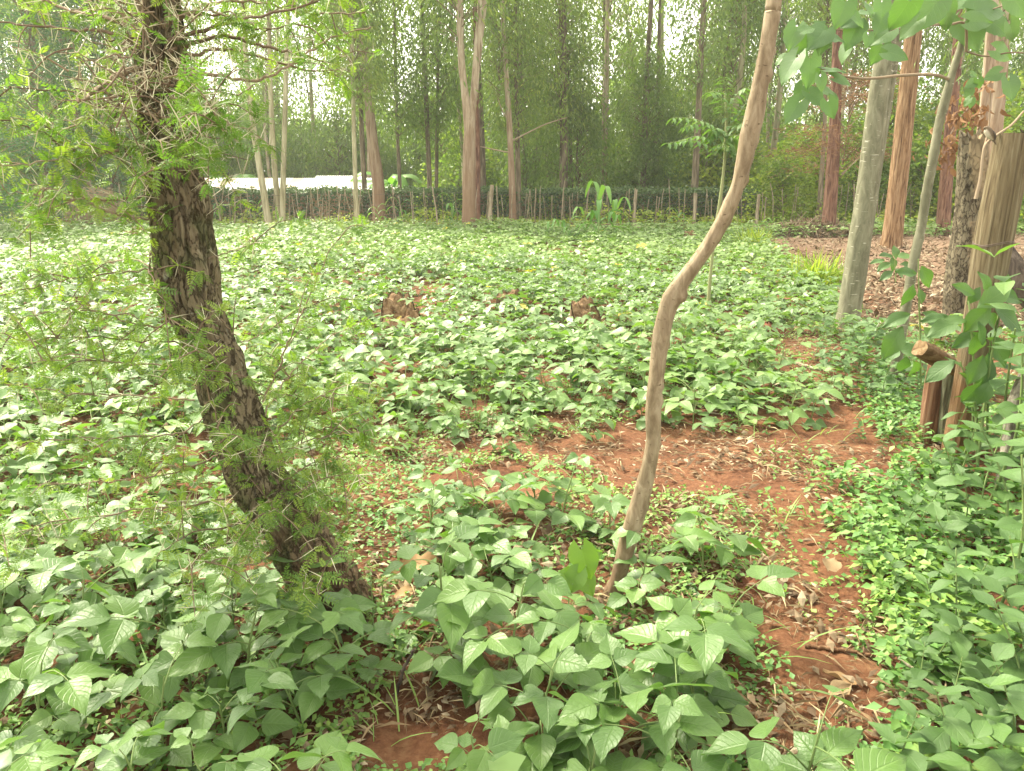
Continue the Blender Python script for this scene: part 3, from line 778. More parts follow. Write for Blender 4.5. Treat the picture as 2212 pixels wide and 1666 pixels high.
# ------------------------------------------------------------------ helpers for trunks
def trunk_world(pts, Y, top=None, top_r=None, lean=None):
    """picture points (x, y, width) from the base up, standing at distance Y, as world points and radii; carried on above to height top"""
    W, R = [], []
    for px, py, w in pts:
        p = at(px, py, Y); dep = (p - CAMP) @ FWD
        W.append(p); R.append(w / 2 / FPX * dep)
    W = [np.array(p) for p in W]
    W[0][2] = float(gz(W[0][0], W[0][1]))
    W.insert(0, W[0] + (W[0] - W[1]) * .02 - np.array([0, 0, .12])); R.insert(0, R[0] * 1.08)
    if top is not None:
        d = norm(W[-1] - W[-2]); z0 = W[-1][2]; n = 4
        for i in range(1, n + 1):
            f = i / n
            d2 = norm(d * (1 - .6 * f) + np.array([0, 0, .6 * f])); step = (top - z0) / n / max(d2[2], .3)
            W.append(W[-1] + d2 * step); R.append(R[-1] * (1 - .2 * f) if top_r is None else R[-1] + (top_r - R[-1]) * f)
    return np.array(W), np.array(R)

def bark_disp(fa, fl, amp, lump=0.0, seed=0, ridged=True):
    def f(th, L, R):
        c, s = np.cos(th), np.sin(th)
        n = vnoise(c * fa + seed, s * fa + 7, L * fl)
        if ridged: n = 1 - np.abs(2 * n - 1)
        n2 = vnoise(c * fa * 2.3 + seed, s * fa * 2.3, L * fl * 2.5 + 3)
        out = amp * (n - .5) + amp * .5 * (n2 - .5)
        if lump: out = out + lump * (vnoise(c * 1.2 + seed, s * 1.2 + 3, L * 3.1) - .5)
        return out
    return f

def make_trunk(name, W, R, mat, seg=24, ring=80, disp=None, parent=None, origin=None):
    P = resample(np.c_[W, R], ring)
    mb = MB(); tube(mb, P[:, :3], P[:, 3], seg, disp=disp)
    o = np.asarray(origin if origin is not None else W[1], float)
    rel(mb, o)
    return nobj(name, mb.mesh(name, MAT[mat]), parent), P

# ------------------------------------------------------------------ tree crowns (shared shapes)
def spray_cloud(seed, H0, H1, prof, ncl, nlv, L, W, sz=(.28, .42), down=1.0, branch=True, yaw_spread=.55, flat=0.0, lean=0.0):
    r = np.random.default_rng(seed)
    mb = MB()
    h = H0 + (H1 - H0) * r.random(ncl)
    f = (h - H0) / (H1 - H0)
    rad = np.interp(f, [p[0] for p in prof], [p[1] for p in prof]) * np.sqrt(r.uniform(.05, 1, ncl))
    a = r.uniform(0, 6.283, ncl)
    C = np.stack([rad * np.cos(a), rad * np.sin(a), h], -1)
    if branch:
        for k in range(ncl):
            if rad[k] < .25: continue
            b = np.array([0, 0, max(h[k] - rad[k] * .55, H0 * .6)])
            m = (b + C[k]) / 2 + np.array([0, 0, .12 * rad[k]])
            tube(mb, np.array([b, m, C[k]]), [.012 + .006 * rad[k], .01, .004], 3, tint=.2, mi=1, cap=False)
    ck = np.repeat(np.arange(ncl), nlv); n = len(ck)
    out = norm(C * np.array([1, 1, 0]))[ck]
    off = np.stack([r.normal(0, sz[0], n), r.normal(0, sz[0], n), r.normal(0, sz[1], n)], -1)
    P = C[ck] + off - np.array([0, 0, 1.0]) * (np.abs(off[:, :1]) * .3)
    P[:, 2] = np.maximum(P[:, 2], .12)
    dv = np.stack([r.normal(0, yaw_spread, n), r.normal(0, yaw_spread, n), -down + r.normal(0, .35, n)], -1) + out * .4 + flat * out
    nr = np.stack([r.normal(0, 1, n), r.normal(0, 1, n), r.normal(.2 + flat, .6, n)], -1)
    tint = np.clip(r.uniform(0, .5, ncl)[ck] + r.uniform(-.08, .25, n), 0, 1)
    mb.add_many(rhomb(1, W / L, .12), frames(P, dv, nr, r.uniform(.7, 1.3, n) * L), tint)
    return mb

def crownmesh(name, mb, leafmat_): return mb.mesh(name, [MAT[leafmat_], MAT['twig']], smooth=False)

EUC_YOUNG = [crownmesh('crown', spray_cloud(700 + k, 1.3 + .3 * (k % 3), 8.5 + k, [(0, .7), (.3, 1.35), (.7, 1.0), (1, .25)], 130, 46, .175, .024, sz=(.26, .36)), 'euc') for k in range(4)]
EUC_LOW = [crownmesh('crown', spray_cloud(720 + k, .6, 3.6 + .6 * k, [(0, .8), (.4, 1.4), (1, .35)], 90, 46, .155, .025, sz=(.26, .30)), 'euc') for k in range(4)]
EUC_TALL = [crownmesh('crown', spray_cloud(740 + k, 4.6 + .8 * k, 13, [(0, .9), (.4, 2.0), (.8, 1.6), (1, .3)], 90, 46, .19, .026, sz=(.3, .45)), 'euc') for k in range(3)]
BUSH = [crownmesh('crown', spray_cloud(760 + k, .25, 2.2 + .5 * k, [(0, .9), (.5, 1.2), (1, .4)], 70, 60, .11, .036, sz=(.22, .2), down=.2, yaw_spread=1), 'shrub') for k in range(4)]
CONIF = [crownmesh('crown', spray_cloud(780 + k, .5, 8, [(0, 1.5), (.3, 2.0), (.7, 1.4), (1, .2)], 150, 75, .16, .014, sz=(.36, .12), down=.35, yaw_spread=1.0, flat=.5), 'conifer') for k in range(2)]
DEADC = crownmesh('dead_foliage', spray_cloud(790, 1.9, 4.3, [(0, 1.3), (.5, 1.5), (1, .9)], 34, 110, .12, .012, sz=(.42, .06), down=.15, yaw_spread=1.0, flat=.7), 'deadspray')

def bole(seed, H, r0, lean=.25):
    r = random.Random(seed)
    pts = np.array([[0, 0, -.15], [r.uniform(-.05, .05), 0, H * .25], [r.uniform(-lean, lean), r.uniform(-lean, lean), H * .6], [r.uniform(-lean, lean) * 1.6, r.uniform(-lean, lean), H]])
    P = resample(np.c_[pts, np.array([r0 * 1.1, r0 * .9, r0 * .6, r0 * .18])], 22)
    mb = MB(); tube(mb, P[:, :3], P[:, 3], 9, disp=bark_disp(2, 1.5, r0 * .18, seed=seed))
    return mb
BOLES = {m: [bole(820 + k, 10.5, .075 + .02 * k).mesh('trunk', MAT[m]) for k in range(3)] for m in ('gumdark', 'gumgreen', 'gum')}
BOLE_S = [bole(840 + k, 4.2, .03 + .006 * k, .12).mesh('trunk', MAT['gumdark']) for k in range(3)]

# ------------------------------------------------------------------ main gum trees behind the field
def gum_tree(label, pts, mat, top=13, crown=None, cs=1.0, Yd=None, arms=None, twigs=None, name='gum_tree', cat='tree', ring=70, amp=.012, cz=0.0, group=None, seg=20):
    bx, by, bw = pts[0]
    Y = Yd if Yd else float(ground(bx, by)[1])
    W, R = trunk_world(pts, Y, top)
    root = thing(name, label, cat, W[1], group)
    k = abs(hash(label)) % 50 if False else int(bx) % 50
    _, P = make_trunk('trunk', W, R, mat, seg, ring, bark_disp(3, 1.3, max(amp, R[1] * .09), seed=k), root, W[1])
    for a in arms or []:
        W2, R2 = trunk_world(a, Y + .03, top * .95)
        make_trunk('trunk', W2[1:], R2[1:], mat, seg, ring, bark_disp(3, 1.3, max(amp, R[1] * .08), seed=k + 5), root, W[1])
    for a in twigs or []:
        W2, R2 = trunk_world([(1, 1, 1)] + a, Y - .05); P2 = resample(np.c_[W2[2:], R2[2:]], 30); mb = MB(); tube(mb, P2[:, :3], P2[:, 3], 6, .9); rel(mb, W[1]); nobj('branch', mb.mesh('branch', MAT['twig']), root)
    if crown is not None:
        tp = P[int(len(P) * .62)][:3] - W[1]
        nobj('crown', crown, root, RT((tp[0], tp[1], cz), k * 1.3, 0, 0, cs))
    return root

gum_tree('tall double trunked gum tree with pale upper stems forking from one red brown base', [(1012, 497, 34), (1012, 460, 28), (1012, 400, 26), (1013, 330, 26), (1014, 275, 24), (1004, 200, 16), (996, 120, 15), (993, 0, 14)], 'gum', 14, EUC_TALL[0], 1.0,
         arms=[[(1016, 300, 18), (1018, 260, 18), (1024, 200, 17), (1031, 120, 18), (1038, 50, 19), (1043, 0, 20)]])
gum_tree('dark straight gum trunk close behind the pale double trunked gum', [(1031, 483, 14), (1031, 400, 13), (1030, 300, 13), (1028, 150, 12), (1027, 0, 11)], 'redbark', 13, EUC_TALL[1], Yd=23.2)
gum_tree('thick pale gum trunk curving left as it rises beside the tin roof', [(819, 486, 34), (820, 460, 27), (817, 400, 25), (811, 350, 25), (803, 290, 22), (795, 200, 18), (785, 110, 17), (776, 50, 16), (771, 0, 15)], 'gum', 13, EUC_TALL[2])
gum_tree('slender pale gum stem leaning left, first of the clump before the rusty roof', [(580, 484, 15), (572, 430, 14), (562, 370, 13), (551, 300, 12), (541, 220, 11), (533, 150, 10), (528, 60, 9)], 'gumgreen', 10, EUC_LOW[0], .8, cz=5.5, Yd=22.3, amp=.004)
gum_tree('slim upright gum stem in the middle of the clump before the rusty roof', [(602, 478, 12), (598, 420, 12), (592, 350, 11), (587, 250, 10), (583, 150, 9), (581, 40, 9)], 'gumgreen', 11, EUC_LOW[1], .8, cz=5.8, Yd=22.8, amp=.004)
gum_tree('slim gum stem leaning slightly right at the right of the clump before the rusty roof', [(609, 478, 13), (611, 420, 12), (613, 340, 11), (616, 240, 10), (618, 150, 9), (622, 40, 8)], 'gumgreen', 11, EUC_LOW[2], .8, cz=5.8, Yd=22.6, amp=.004)
gum_tree('thin olive trunk standing left of the thick curved gum', [(772, 484, 12), (768, 400, 10), (765, 300, 9), (762, 150, 9), (758, 0, 8)], 'gumgreen', 11, EUC_YOUNG[0], .9, cz=2.5, Yd=22.2, amp=.004)
gum_tree('dark trunk showing between the thin olive trunk and the curved gum', [(790, 480, 12), (786, 380, 11), (780, 250, 10), (775, 100, 9), (772, 0, 8)], 'gumdark', 11, EUC_YOUNG[1], .9, cz=2.0, Yd=24.6, amp=.004)
gum_tree('near black slender trunk between the curved gum and the double trunked gum', [(929, 474, 10), (928, 400, 10), (924, 300, 10), (920, 200, 10), (915, 100, 9), (911, 0, 9)], 'gumdark', 11, EUC_YOUNG[2], .9, cz=1.2, Yd=26.5, amp=.004)
gum_tree('thin dark sapling trunk right of the curved gum and the roof end', [(865, 462, 8), (863, 380, 8), (858, 280, 7), (854, 150, 7), (852, 0, 6)], 'gumdark', 9, EUC_LOW[3], .9, cz=2.3, Yd=26, amp=.003)
gum_tree('thin shaded trunk just left of the double trunked gum', [(943, 470, 8), (943, 380, 8), (944, 250, 7), (947, 100, 6), (950, 0, 6)], 'gumdark', 9, EUC_YOUNG[3], .85, cz=1.4, Yd=27, amp=.003)
gum_tree('pale slim gum trunk with twisted bare side branches, right of the double trunked gum', [(1108, 486, 17), (1107, 430, 15), (1104, 350, 13), (1101, 280, 12), (1096, 200, 11), (1090, 100, 10), (1084, 0, 8)], 'gum', 12, EUC_TALL[0], .8, twigs=[[(1105, 305, 4), (1140, 287, 3.4), (1180, 268, 3), (1225, 254, 2)], [(1101, 330, 3.4), (1060, 322, 3), (1020, 312, 2)], [(1099, 262, 3), (1085, 238, 3), (1075, 212, 2)]], amp=.004)
gum_tree('dark trunk close right of the pale slim gum with twisted branches', [(1121, 482, 13), (1120, 420, 12), (1118, 330, 11), (1116, 220, 10), (1115, 0, 9)], 'gumdark', 11, EUC_YOUNG[0], .85, cz=1.6, Yd=24.2, amp=.004)
gum_tree('broad dark straight trunk midway between the pale slim gum and the maize', [(1217, 474, 19), (1217, 400, 18), (1218, 300, 18), (1217, 150, 17), (1214, 0, 15)], 'gumdark', 13, EUC_YOUNG[1], 1.0, cz=1.3, Yd=26.5)
gum_tree('thin brown trunk touching the right side of the broad dark straight trunk', [(1236, 470, 9), (1234, 380, 8), (1231, 280, 7), (1226, 150, 7), (1220, 0, 6)], 'gumdark', 10, EUC_LOW[1], .9, cz=3.4, Yd=27.5, amp=.003)
gum_tree('stout grey trunk behind the hedge rising above the maize clump', [(1306, 425, 17), (1306, 380, 16), (1307, 300, 15), (1308, 180, 14), (1309, 0, 13)], 'gumdark', 13, EUC_YOUNG[2], 1.05, cz=1.8, Yd=31)
gum_tree('grey trunk leaning right as it rises, between the maize and the tan pole tree', [(1388, 450, 13), (1390, 380, 12), (1394, 250, 11), (1400, 120, 10), (1407, 0, 10)], 'gumdark', 13, EUC_LOW[0], .9, cz=2.4, Yd=28)
gum_tree('short dark bare trunk next to the right leaning grey trunk', [(1418, 440, 10), (1418, 380, 10), (1419, 320, 9), (1421, 200, 8), (1424, 60, 7)], 'gumdark', 8, EUC_LOW[2], .8, cz=1.5, Yd=29, amp=.003)
gum_tree('slim pale stem against the bright sky gap left of the pinnate sapling', [(1426, 420, 9), (1427, 330, 9), (1429, 220, 8), (1430, 120, 8), (1431, 0, 7)], 'gumgreen', 12, None, Yd=34, amp=.003)
gum_tree('brown trunk behind the stakes left of the pinnate sapling', [(1499, 486, 16), (1501, 400, 15), (1506, 300, 13), (1513, 150, 12), (1521, 0, 11)], 'gumdark', 12, EUC_YOUNG[3], .9, cz=3.0, Yd=25)
RED = gum_tree('tall red brown fibrous trunk rising from the brush pile among dead brown sprays', [(1790, 482, 31), (1794, 430, 27), (1799, 350, 26), (1803, 280, 24), (1806, 200, 22), (1809, 100, 20), (1812, 0, 18)], 'redbark', 13, None, Yd=20.0)
gum_tree('thin dark trunk tight against the left of the red brown fibrous trunk', [(1770, 462, 11), (1773, 400, 10), (1778, 330, 9), (1782, 250, 8), (1786, 100, 7)], 'gumdark', 10, EUC_LOW[3], .8, cz=3.8, Yd=22.5, amp=.003)
gum_tree('orange brown gum trunk with stringy bark standing in the brown leaf litter', [(1924, 535, 46), (1929, 500, 40), (1936, 430, 38), (1946, 340, 37), (1955, 250, 36), (1964, 160, 35), (1972, 80, 33), (1977, 0, 31)], 'gumorange', 13, EUC_TALL[1], .9)
gum_tree('smooth grey green trunk with pale flecks, forking at the top beside the footpath', [(1829, 708, 52), (1836, 660, 46), (1846, 600, 47), (1857, 520, 45), (1870, 440, 43), (1881, 350, 42), (1890, 270, 41), (1899, 200, 40), (1907, 150, 39), (1914, 100, 37), (1921, 40, 30), (1927, -40, 26)], 'palebark', 7, None,
         arms=[[(1908, 125, 30), (1930, 88, 34), (1957, 62, 28), (1985, 30, 22), (2010, -20, 17)]], ring=110, amp=.004, seg=36)
gum_tree('dark brown trunk behind the pale leafy pole, base in the leaf litter', [(2036, 508, 29), (2040, 450, 27), (2046, 360, 25), (2054, 270, 23), (2062, 180, 21), (2070, 80, 19), (2075, 0, 18)], 'redbark', 12, EUC_TALL[2], .9)
gum_tree('slim tan trunk rising behind the broken snag', [(2100, 560, 26), (2108, 450, 26), (2118, 330, 25), (2128, 240, 22), (2136, 150, 21), (2142, 60, 20), (2146, 0, 19)], 'gum', 10, None, Yd=12)
gum_tree('pale flaky trunk between the broken snag and the big cut post', [(2128, 560, 30), (2136, 450, 29), (2146, 330, 28), (2156, 220, 27), (2164, 120, 26), (2172, 0, 25)], 'gum', 11, EUC_TALL[0], .8, Yd=13.5)
nobj('dead_foliage', DEADC, RED, RT((.2, 0, -.1), .4, 0, 0, .95))

# ------------------------------------------------------------------ filler trees of the wood
def wood():
    r = random.Random(5)
    def one(px, Y, mesh, tm, lab, cat, grp, s, name):
        x = (px - 1106) / FPX * (Y * math.cos(PITCH)); z = float(gz(x, Y))
        root = thing(name, lab, cat, group=grp, M=RT((x, Y, z), r.uniform(0, 6.28), r.uniform(-.03, .03), r.uniform(-.03, .03), s))
        if tm is not None: nobj('trunk', tm, root)
        nobj('crown', mesh, root)
    gaps = [(1365, 1490), (1940, 2025), (1225, 1300), (845, 965), (455, 525), (690, 740)]
    n = 0
    while n < 34:
        px = r.uniform(-250, 2500); Y = r.uniform(27, 47)
        if any(a < px < b for a, b in gaps) or (330 < px < 885 and Y < 36.5): continue
        if 1700 < px < 2100 and r.random() < .5: continue
        one(px, Y, EUC_YOUNG[r.randrange(4)], BOLES[r.choice(['gumdark', 'gumgreen', 'gum', 'gum'])][r.randrange(3)], *next(v for k, v in ((700, ('slender gum tree with drooping leaves behind the tin roofs and the thorn tree', 'tree', 'slender gum trees behind the roofs')), (1250, ('slender gum tree with drooping leaves behind the double trunked gum', 'tree', 'slender gum trees behind the double trunk')), (1750, ('slender gum tree with drooping leaves behind the maize and the pole tree', 'tree', 'slender gum trees behind the maize')), (9999, ('slender gum tree with drooping leaves behind the orange trunk and the posts', 'tree', 'slender gum trees behind the posts'))) if px < k), r.uniform(.75, 1.15), 'slender_tree')
        n += 1
    for i in range(40):
        px = -200 + i * 67 + r.uniform(-40, 40); Y = r.uniform(27, 40)
        if 330 < px < 890: Y = r.uniform(38.5, 46)
        one(px, Y, EUC_LOW[r.randrange(4)], BOLE_S[r.randrange(3)], 'bushy young gum with leaves nearly to the ground, behind the hedge', 'young tree', 'bushy young gums behind the hedge', r.uniform(.7, 1.2), 'young_tree')
    for i in range(56):
        px = -150 + i * 46 + r.uniform(-40, 40); Y = r.uniform(26, 44)
        if 330 < px < 890: Y = r.uniform(38, 46)
        one(px, Y, BUSH[r.randrange(4)], None, 'sunlit yellow green shrub in the wood behind the hedge', 'shrub', 'yellow green shrubs in the wood', r.uniform(.8, 1.5), 'shrub')
    for i in range(60):
        px = -60 + i * 38 + r.uniform(-30, 30); Y = r.uniform(25.8, 40)
        if any(a < px < b for a, b in gaps): continue
        if 330 < px < 890: Y = r.uniform(37, 44)
        g = ('tall slim bare gum stem in the wood left of the double trunked gum', 'tall bare gum stems of the left wood') if px < 1000 else ('tall slim bare gum stem in the wood right of the double trunked gum', 'tall bare gum stems of the right wood')
        one(px, Y, EUC_TALL[r.randrange(3)], BOLES[r.choice(['gumgreen', 'gum', 'gum', 'gumdark'])][r.randrange(3)], g[0], 'tree', g[1], r.uniform(.85, 1.2), 'slender_tree')
    for i in range(13):
        one(345 + i * 42 + r.uniform(-20, 20), r.uniform(39, 46), EUC_LOW[r.randrange(4)], BOLE_S[r.randrange(3)], 'leafy young gum in the wood just behind the tin roofs', 'young tree', 'young gums behind the tin roofs', r.uniform(1.2, 1.7), 'young_tree')
    for i in range(16):
        one(880 + i * 80 + r.uniform(-40, 40), r.uniform(34, 46), EUC_LOW[r.randrange(4)], BOLE_S[r.randrange(3)], 'tall leafy young gum deep in the wood behind the hedge', 'young tree', 'tall young gums deep in the wood', r.uniform(1.1, 1.7), 'young_tree')
    for i, (px, Y, s) in enumerate([(-60, 19.5, .95), (95, 23, 1.05), (235, 27, 1.0), (2290, 26, .9), (2010, 38, .8)]):
        lab = ['soft blue green cypress at the very left, behind the thorny branches', 'tall soft cypress behind the thorny branches, second from the left', 'cypress beyond the haystack, just left of the thorn tree trunk', 'dark conifer behind the big cut post on the right', 'far conifer between the orange trunk and the pale leafy pole'][i]
        one(px, Y, CONIF[i % 2], BOLES['gumdark'][1], lab, 'conifer', None, s, 'cypress_tree')
    # shrubs and low leafy trees at the right, along the stake fence
    for i, (px, Y, s, lab) in enumerate([(1690, 23.5, .85, 'grey green bush with feathery leaves over the stakes, left of the red brown trunk'), (1740, 25, 1.0, 'bright green bush right of the feathery bush, behind the stakes'),
                                         (1850, 24.5, 1.0, 'large leaved green bush right of the red brown trunk'), (1905, 26, 1.2, 'yellow green bush seen between the grey green trunk and the orange trunk'),
                                         (2000, 24, 1.1, 'sunlit bush behind the pale leafy pole'), (2100, 25, 1.3, 'dim bush behind the broken snag'), (2200, 22, 1.2, 'bush behind the big cut post')]):
        one(px, Y, BUSH[i % 4], None, lab, 'bush', None, s, 'bush')
    # far wood closing the view
    n = 26000
    x = RNG.uniform(-75, 75, n); y = RNG.uniform(52, 64, n)
    top = 4.0 + 4.5 * vnoise(x * .16, 3.3, 8) + 1.8 * vnoise(x * .7, 1.3, 2)
    z = gz(x, y) + RNG.uniform(0, 1, n) ** .8 * top
    a = RNG.uniform(0, 6.283, n)
    dv = np.stack([np.cos(a), np.sin(a), RNG.normal(-.6, .5, n)], -1); nr = np.stack([RNG.normal(0, 1, n), RNG.normal(0, 1, n), RNG.normal(.4, .6, n)], -1)
    mb = MB().add_many(rhomb(1, .3), frames(np.stack([x, y, z], -1), dv, nr, RNG.uniform(.35, .8, n)), np.clip(RNG.uniform(0, .3, n) + .5 * vnoise(x * .4, y * .4, z * .6), 0, 1))
    o = nobj('far_woods', mb.mesh('far_woods', MAT['euc'], smooth=False)); o['kind'] = 'stuff'; o['label'] = 'far green woods closing the view behind the trees'
wood()

# ------------------------------------------------------------------ hedge, shed roofs, haystack, stake fence
def hedge():
    Y0, x0, x1 = 24.6, -14.2, 7.6
    root = thing('hedge', 'long dark clipped hedge behind the stake fence', 'hedge', (0, Y0, 0))
    n = 24000
    x = RNG.uniform(x0, x1, n); top = .95 + .08 * (vnoise(x * 1.1, 0.5, 2) - .5) + .12 * (vnoise(x * 4, 1.5, 2) - .5)
    face = RNG.random(n)
    y = np.where(face < .55, -.42 + RNG.normal(0, .07, n), RNG.uniform(-.45, .45, n)); z = np.where(face < .55, RNG.random(n) ** .7 * top, top + RNG.normal(0, .05, n))
    a = RNG.uniform(0, 6.283, n)
    dv = np.stack([np.cos(a), np.sin(a), RNG.normal(0, .6, n)], -1); nr = np.stack([RNG.normal(0, .7, n), RNG.normal(-.6, .6, n), RNG.normal(.5, .6, n)], -1)
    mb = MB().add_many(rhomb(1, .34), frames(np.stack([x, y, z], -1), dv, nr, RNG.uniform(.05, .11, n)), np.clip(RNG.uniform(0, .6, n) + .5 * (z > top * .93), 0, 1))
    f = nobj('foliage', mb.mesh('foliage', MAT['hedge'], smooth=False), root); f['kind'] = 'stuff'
    mb = MB()
    for i in range(500):
        xx = RNG.uniform(x0, x1); b = np.array([xx, RNG.uniform(-.3, .3), -.05])
        tube(mb, np.array([b, b + [RNG.normal(0, .12), RNG.normal(0, .1), .5], b + [RNG.normal(0, .25), RNG.normal(0, .2), RNG.uniform(.8, 1.0)]]), [.016, .011, .005], 4, RNG.uniform(0, .3), cap=False)
    t = nobj('twigs', mb.mesh('twigs', MAT['twig']), root); t['kind'] = 'stuff'
hedge()

def sheet_mesh(w, l, mat):
    nx = 25; u = np.linspace(0, 1, nx); mb = MB()
    zz = .018 * np.sin(u * w / .076 * 2 * math.pi)
    V = np.concatenate([np.stack([u * w, np.zeros(nx), zz], -1), np.stack([u * w, np.full(nx, l), zz], -1)])
    Q = [[i, i + 1, i + 1 + nx, i + nx] for i in range(nx - 1)]
    return mb.add(V, Q).mesh('roof_sheet', MAT[mat])

def shed(label, px0, px1, Y, pe, pr, kinds, hip=0):
    a, b = at(px0, pe, Y), at(px1, pe, Y); r = at(px0, pr, Y + 2.4)
    w = b[0] - a[0]; rise = r[2] - a[2]; ang = math.atan2(rise, 2.4); L = 2.4 / math.cos(ang)
    gz0 = float(gz(a[0], Y + 1))
    root = thing('shed', label, 'shed', (a[0], Y, gz0))
    ze = a[2] - gz0
    n = len(kinds); sw = w / n
    ms = {k: sheet_mesh(sw * 1.04, L, k) for k in set(kinds)}
    for i, k in enumerate(kinds):
        cut = 1.0
        if hip and i >= n - hip: cut = 1 - (i - (n - hip) + .7) / (hip + .6)
        for side in (0, 1):
            if side == 0: M = Matrix.Translation((i * sw, 0, ze + .004 * (i % 2))) @ Matrix.Rotation(ang, 4, 'X') @ Matrix.Diagonal((1, cut, 1, 1))
            else: M = Matrix.Translation(((i + 1) * sw, 4.8, ze + .004 * (i % 2))) @ Matrix.Rotation(math.pi, 4, 'Z') @ Matrix.Rotation(ang, 4, 'X') @ Matrix.Diagonal((1, cut, 1, 1))
            nobj('roof_sheet', ms[k], root, M)
    for (x0, y0, x1, y1) in ((.15, .3, w - .15, .42), (.15, 4.38, w - .15, 4.5), (.15, .424, .27, 4.376), (w - .27, .424, w - .15, 4.376)):
        h = ze + .03
        V = [(x0, y0, -.2), (x1, y0, -.2), (x1, y1, -.2), (x0, y1, -.2), (x0, y0, h), (x1, y0, h), (x1, y1, h), (x0, y1, h)]
        F = [(0, 3, 2, 1), (4, 5, 6, 7), (0, 1, 5, 4), (1, 2, 6, 5), (2, 3, 7, 6), (3, 0, 4, 7)]
        nobj('wall', MB().add(V, F).mesh('wall', MAT['mud'], smooth=False), root)
shed('long low shed with pale and rust streaked roofing sheets behind the hedge', 345, 652, 32.5, 413, 385, ['tin', 'tin', 'rusttin', 'tin', 'rusttin', 'tin', 'tin', 'rusttin', 'tin', 'tin', 'rusttin', 'tin'])
shed('shed with a bright white tin roof ending in a slope behind the curved gum', 654, 868, 31.5, 412, 380, ['tin'] * 8, hip=4)

def haystack():
    p = at(212, 468, 23.6); root_z = float(gz(p[0], p[1]))
    mb = MB(); seg, ring = 22, 10
    V = []
    for i in range(ring):
        f = i / (ring - 1); r = .85 * math.cos(f * math.pi / 2) ** .6 + .01; z = 1.05 * math.sin(f * math.pi / 2)
        for j in range(seg):
            a = 2 * math.pi * j / seg; k = 1 + .12 * (float(vnoise(math.cos(a) * 2, math.sin(a) * 2, z * 3)) - .5)
            V.append((r * k * math.cos(a), r * k * math.sin(a), z - .05))
    Q = [[i * seg + j, i * seg + (j + 1) % seg, (i + 1) * seg + (j + 1) % seg, (i + 1) * seg + j] for i in range(ring - 1) for j in range(seg)]
    mb.add(V, Q)
    for i in range(500):
        a = RNG.uniform(0, 6.28); f = RNG.random() ** .8; r = .87 * math.cos(f * math.pi / 2) ** .6; q = np.array([r * math.cos(a), r * math.sin(a), 1.05 * math.sin(f * math.pi / 2)])
        d = norm(np.array([-math.sin(a), math.cos(a), RNG.normal(-.6, .6)])) * RNG.uniform(.1, .3)
        tube(mb, np.array([q, q + d * .5 + [0, 0, .02], q + d]), [.006, .006, .003], 3, .3, cap=False)
    thing('haystack', 'low rounded tan haystack by the fence, left of the thorn tree', 'haystack', (p[0], p[1], root_z), data=mb.mesh('haystack', MAT['hay']))
haystack()

def fence():
    r = random.Random(11)
    root = thing('stake_fence', 'long rough fence of thin uneven wooden stakes and wire along the far edge', 'fence', (0, 22.6, 0))
    ms = []
    for k in range(9):
        H = r.uniform(1.0, 1.35); r0 = r.uniform(.010, .021)
        b = r.uniform(-.05, .05)
        P = resample([[0, 0, -.2], [b, 0, H * .35], [b * .3 + r.uniform(-.03, .03), 0, H * .7], [r.uniform(-.05, .05), 0, H]], 9)
        mb = MB(); tube(mb, P, np.linspace(r0, r0 * .75, 9) , 6, disp=bark_disp(2, 6, .004, seed=k)); ms.append(mb.mesh('stake', MAT['stake']))
    thick = []
    for k in range(2):
        mb = MB(); P = resample([[0, 0, -.3], [.01, 0, .5], [.03, 0, 1.12 + .1 * k]], 10); tube(mb, P, np.linspace(.065, .052, 10), 10, disp=bark_disp(2, 5, .008, seed=k + 30)); thick.append(mb.mesh('post', MAT['stake']))
    def fy(x): return 22.6 + .25 * math.sin(x * .5) + (0 if x < 7 else (x - 7) * .15)
    x = -14.5
    while x < 13.5:
        y = fy(x) + r.uniform(-.15, .15)
        M = RT((x, y - 22.6, float(gz(x, y))), r.uniform(0, 6.28), r.gauss(0, .09), r.gauss(0, .07), r.uniform(.75, 1.12))
        nobj('stake', ms[r.randrange(9)], root, M)
        x += abs(r.gauss(.10, .13)) + .03
    for px in (268, 1056, 1375, 1508, 1640):
        xx = (px - 1106) / FPX * 22.5 * math.cos(PITCH); y = fy(xx)
        nobj('post', thick[px % 2], root, RT((xx, y - 22.75, float(gz(xx, y))), r.uniform(0, 6.28), r.gauss(0, .05), 0, r.uniform(.8, 1.1)))
    for z in (.35, .62, .9):
        xs = np.linspace(-14.5, 13.4, 120)
        P = np.array([[q, fy(q) - 22.6 - .03, z + .03 * math.sin(q * 3) + float(gz(q, 22.6))] for q in xs])
        mb = MB(); tube(mb, P, .004, 4, cap=False); nobj('wire', mb.mesh('wire', MAT['wire']), root)
fence()

# ------------------------------------------------------------------ thorn tree
def acacia_leaf(seed, L=.06, n=8, pl=.0165):
    r = np.random.default_rng(seed); mb = MB()
    cur = r.uniform(.05, .35)
    pts = np.array([[t * L, 0, -cur * L * t * t] for t in np.linspace(0, 1, 5)])
    tube(mb, pts, .0006, 3, tint=.6, cap=False)
    for i in range(n):
        t = (i + 1.2) / (n + .6); c = np.array([t * L, 0, -cur * L * t * t]); k = math.sin(math.pi * min(1, .25 + .75 * t)) ** .5 * (1 if t < .8 else .75)
        for s in (-1, 1):
            d = norm(np.array([.45 + r.normal(0, .1), s, -.15 + r.normal(0, .15)]))
            mb.add_many(rhomb(1, .19, .1), frames(c[None], d[None], np.array([[0, 0, 1.0]]) + r.normal(0, .2, (1, 3)), pl * k), [r.uniform(0, .25)])
    return mb
AL = [acacia_leaf(k, L=.052 + .006 * k) for k in range(5)]
AL_T = [m.tpl() for m in AL]
AL_M = [m.mesh('leaf', MAT['acacia']) for m in AL]
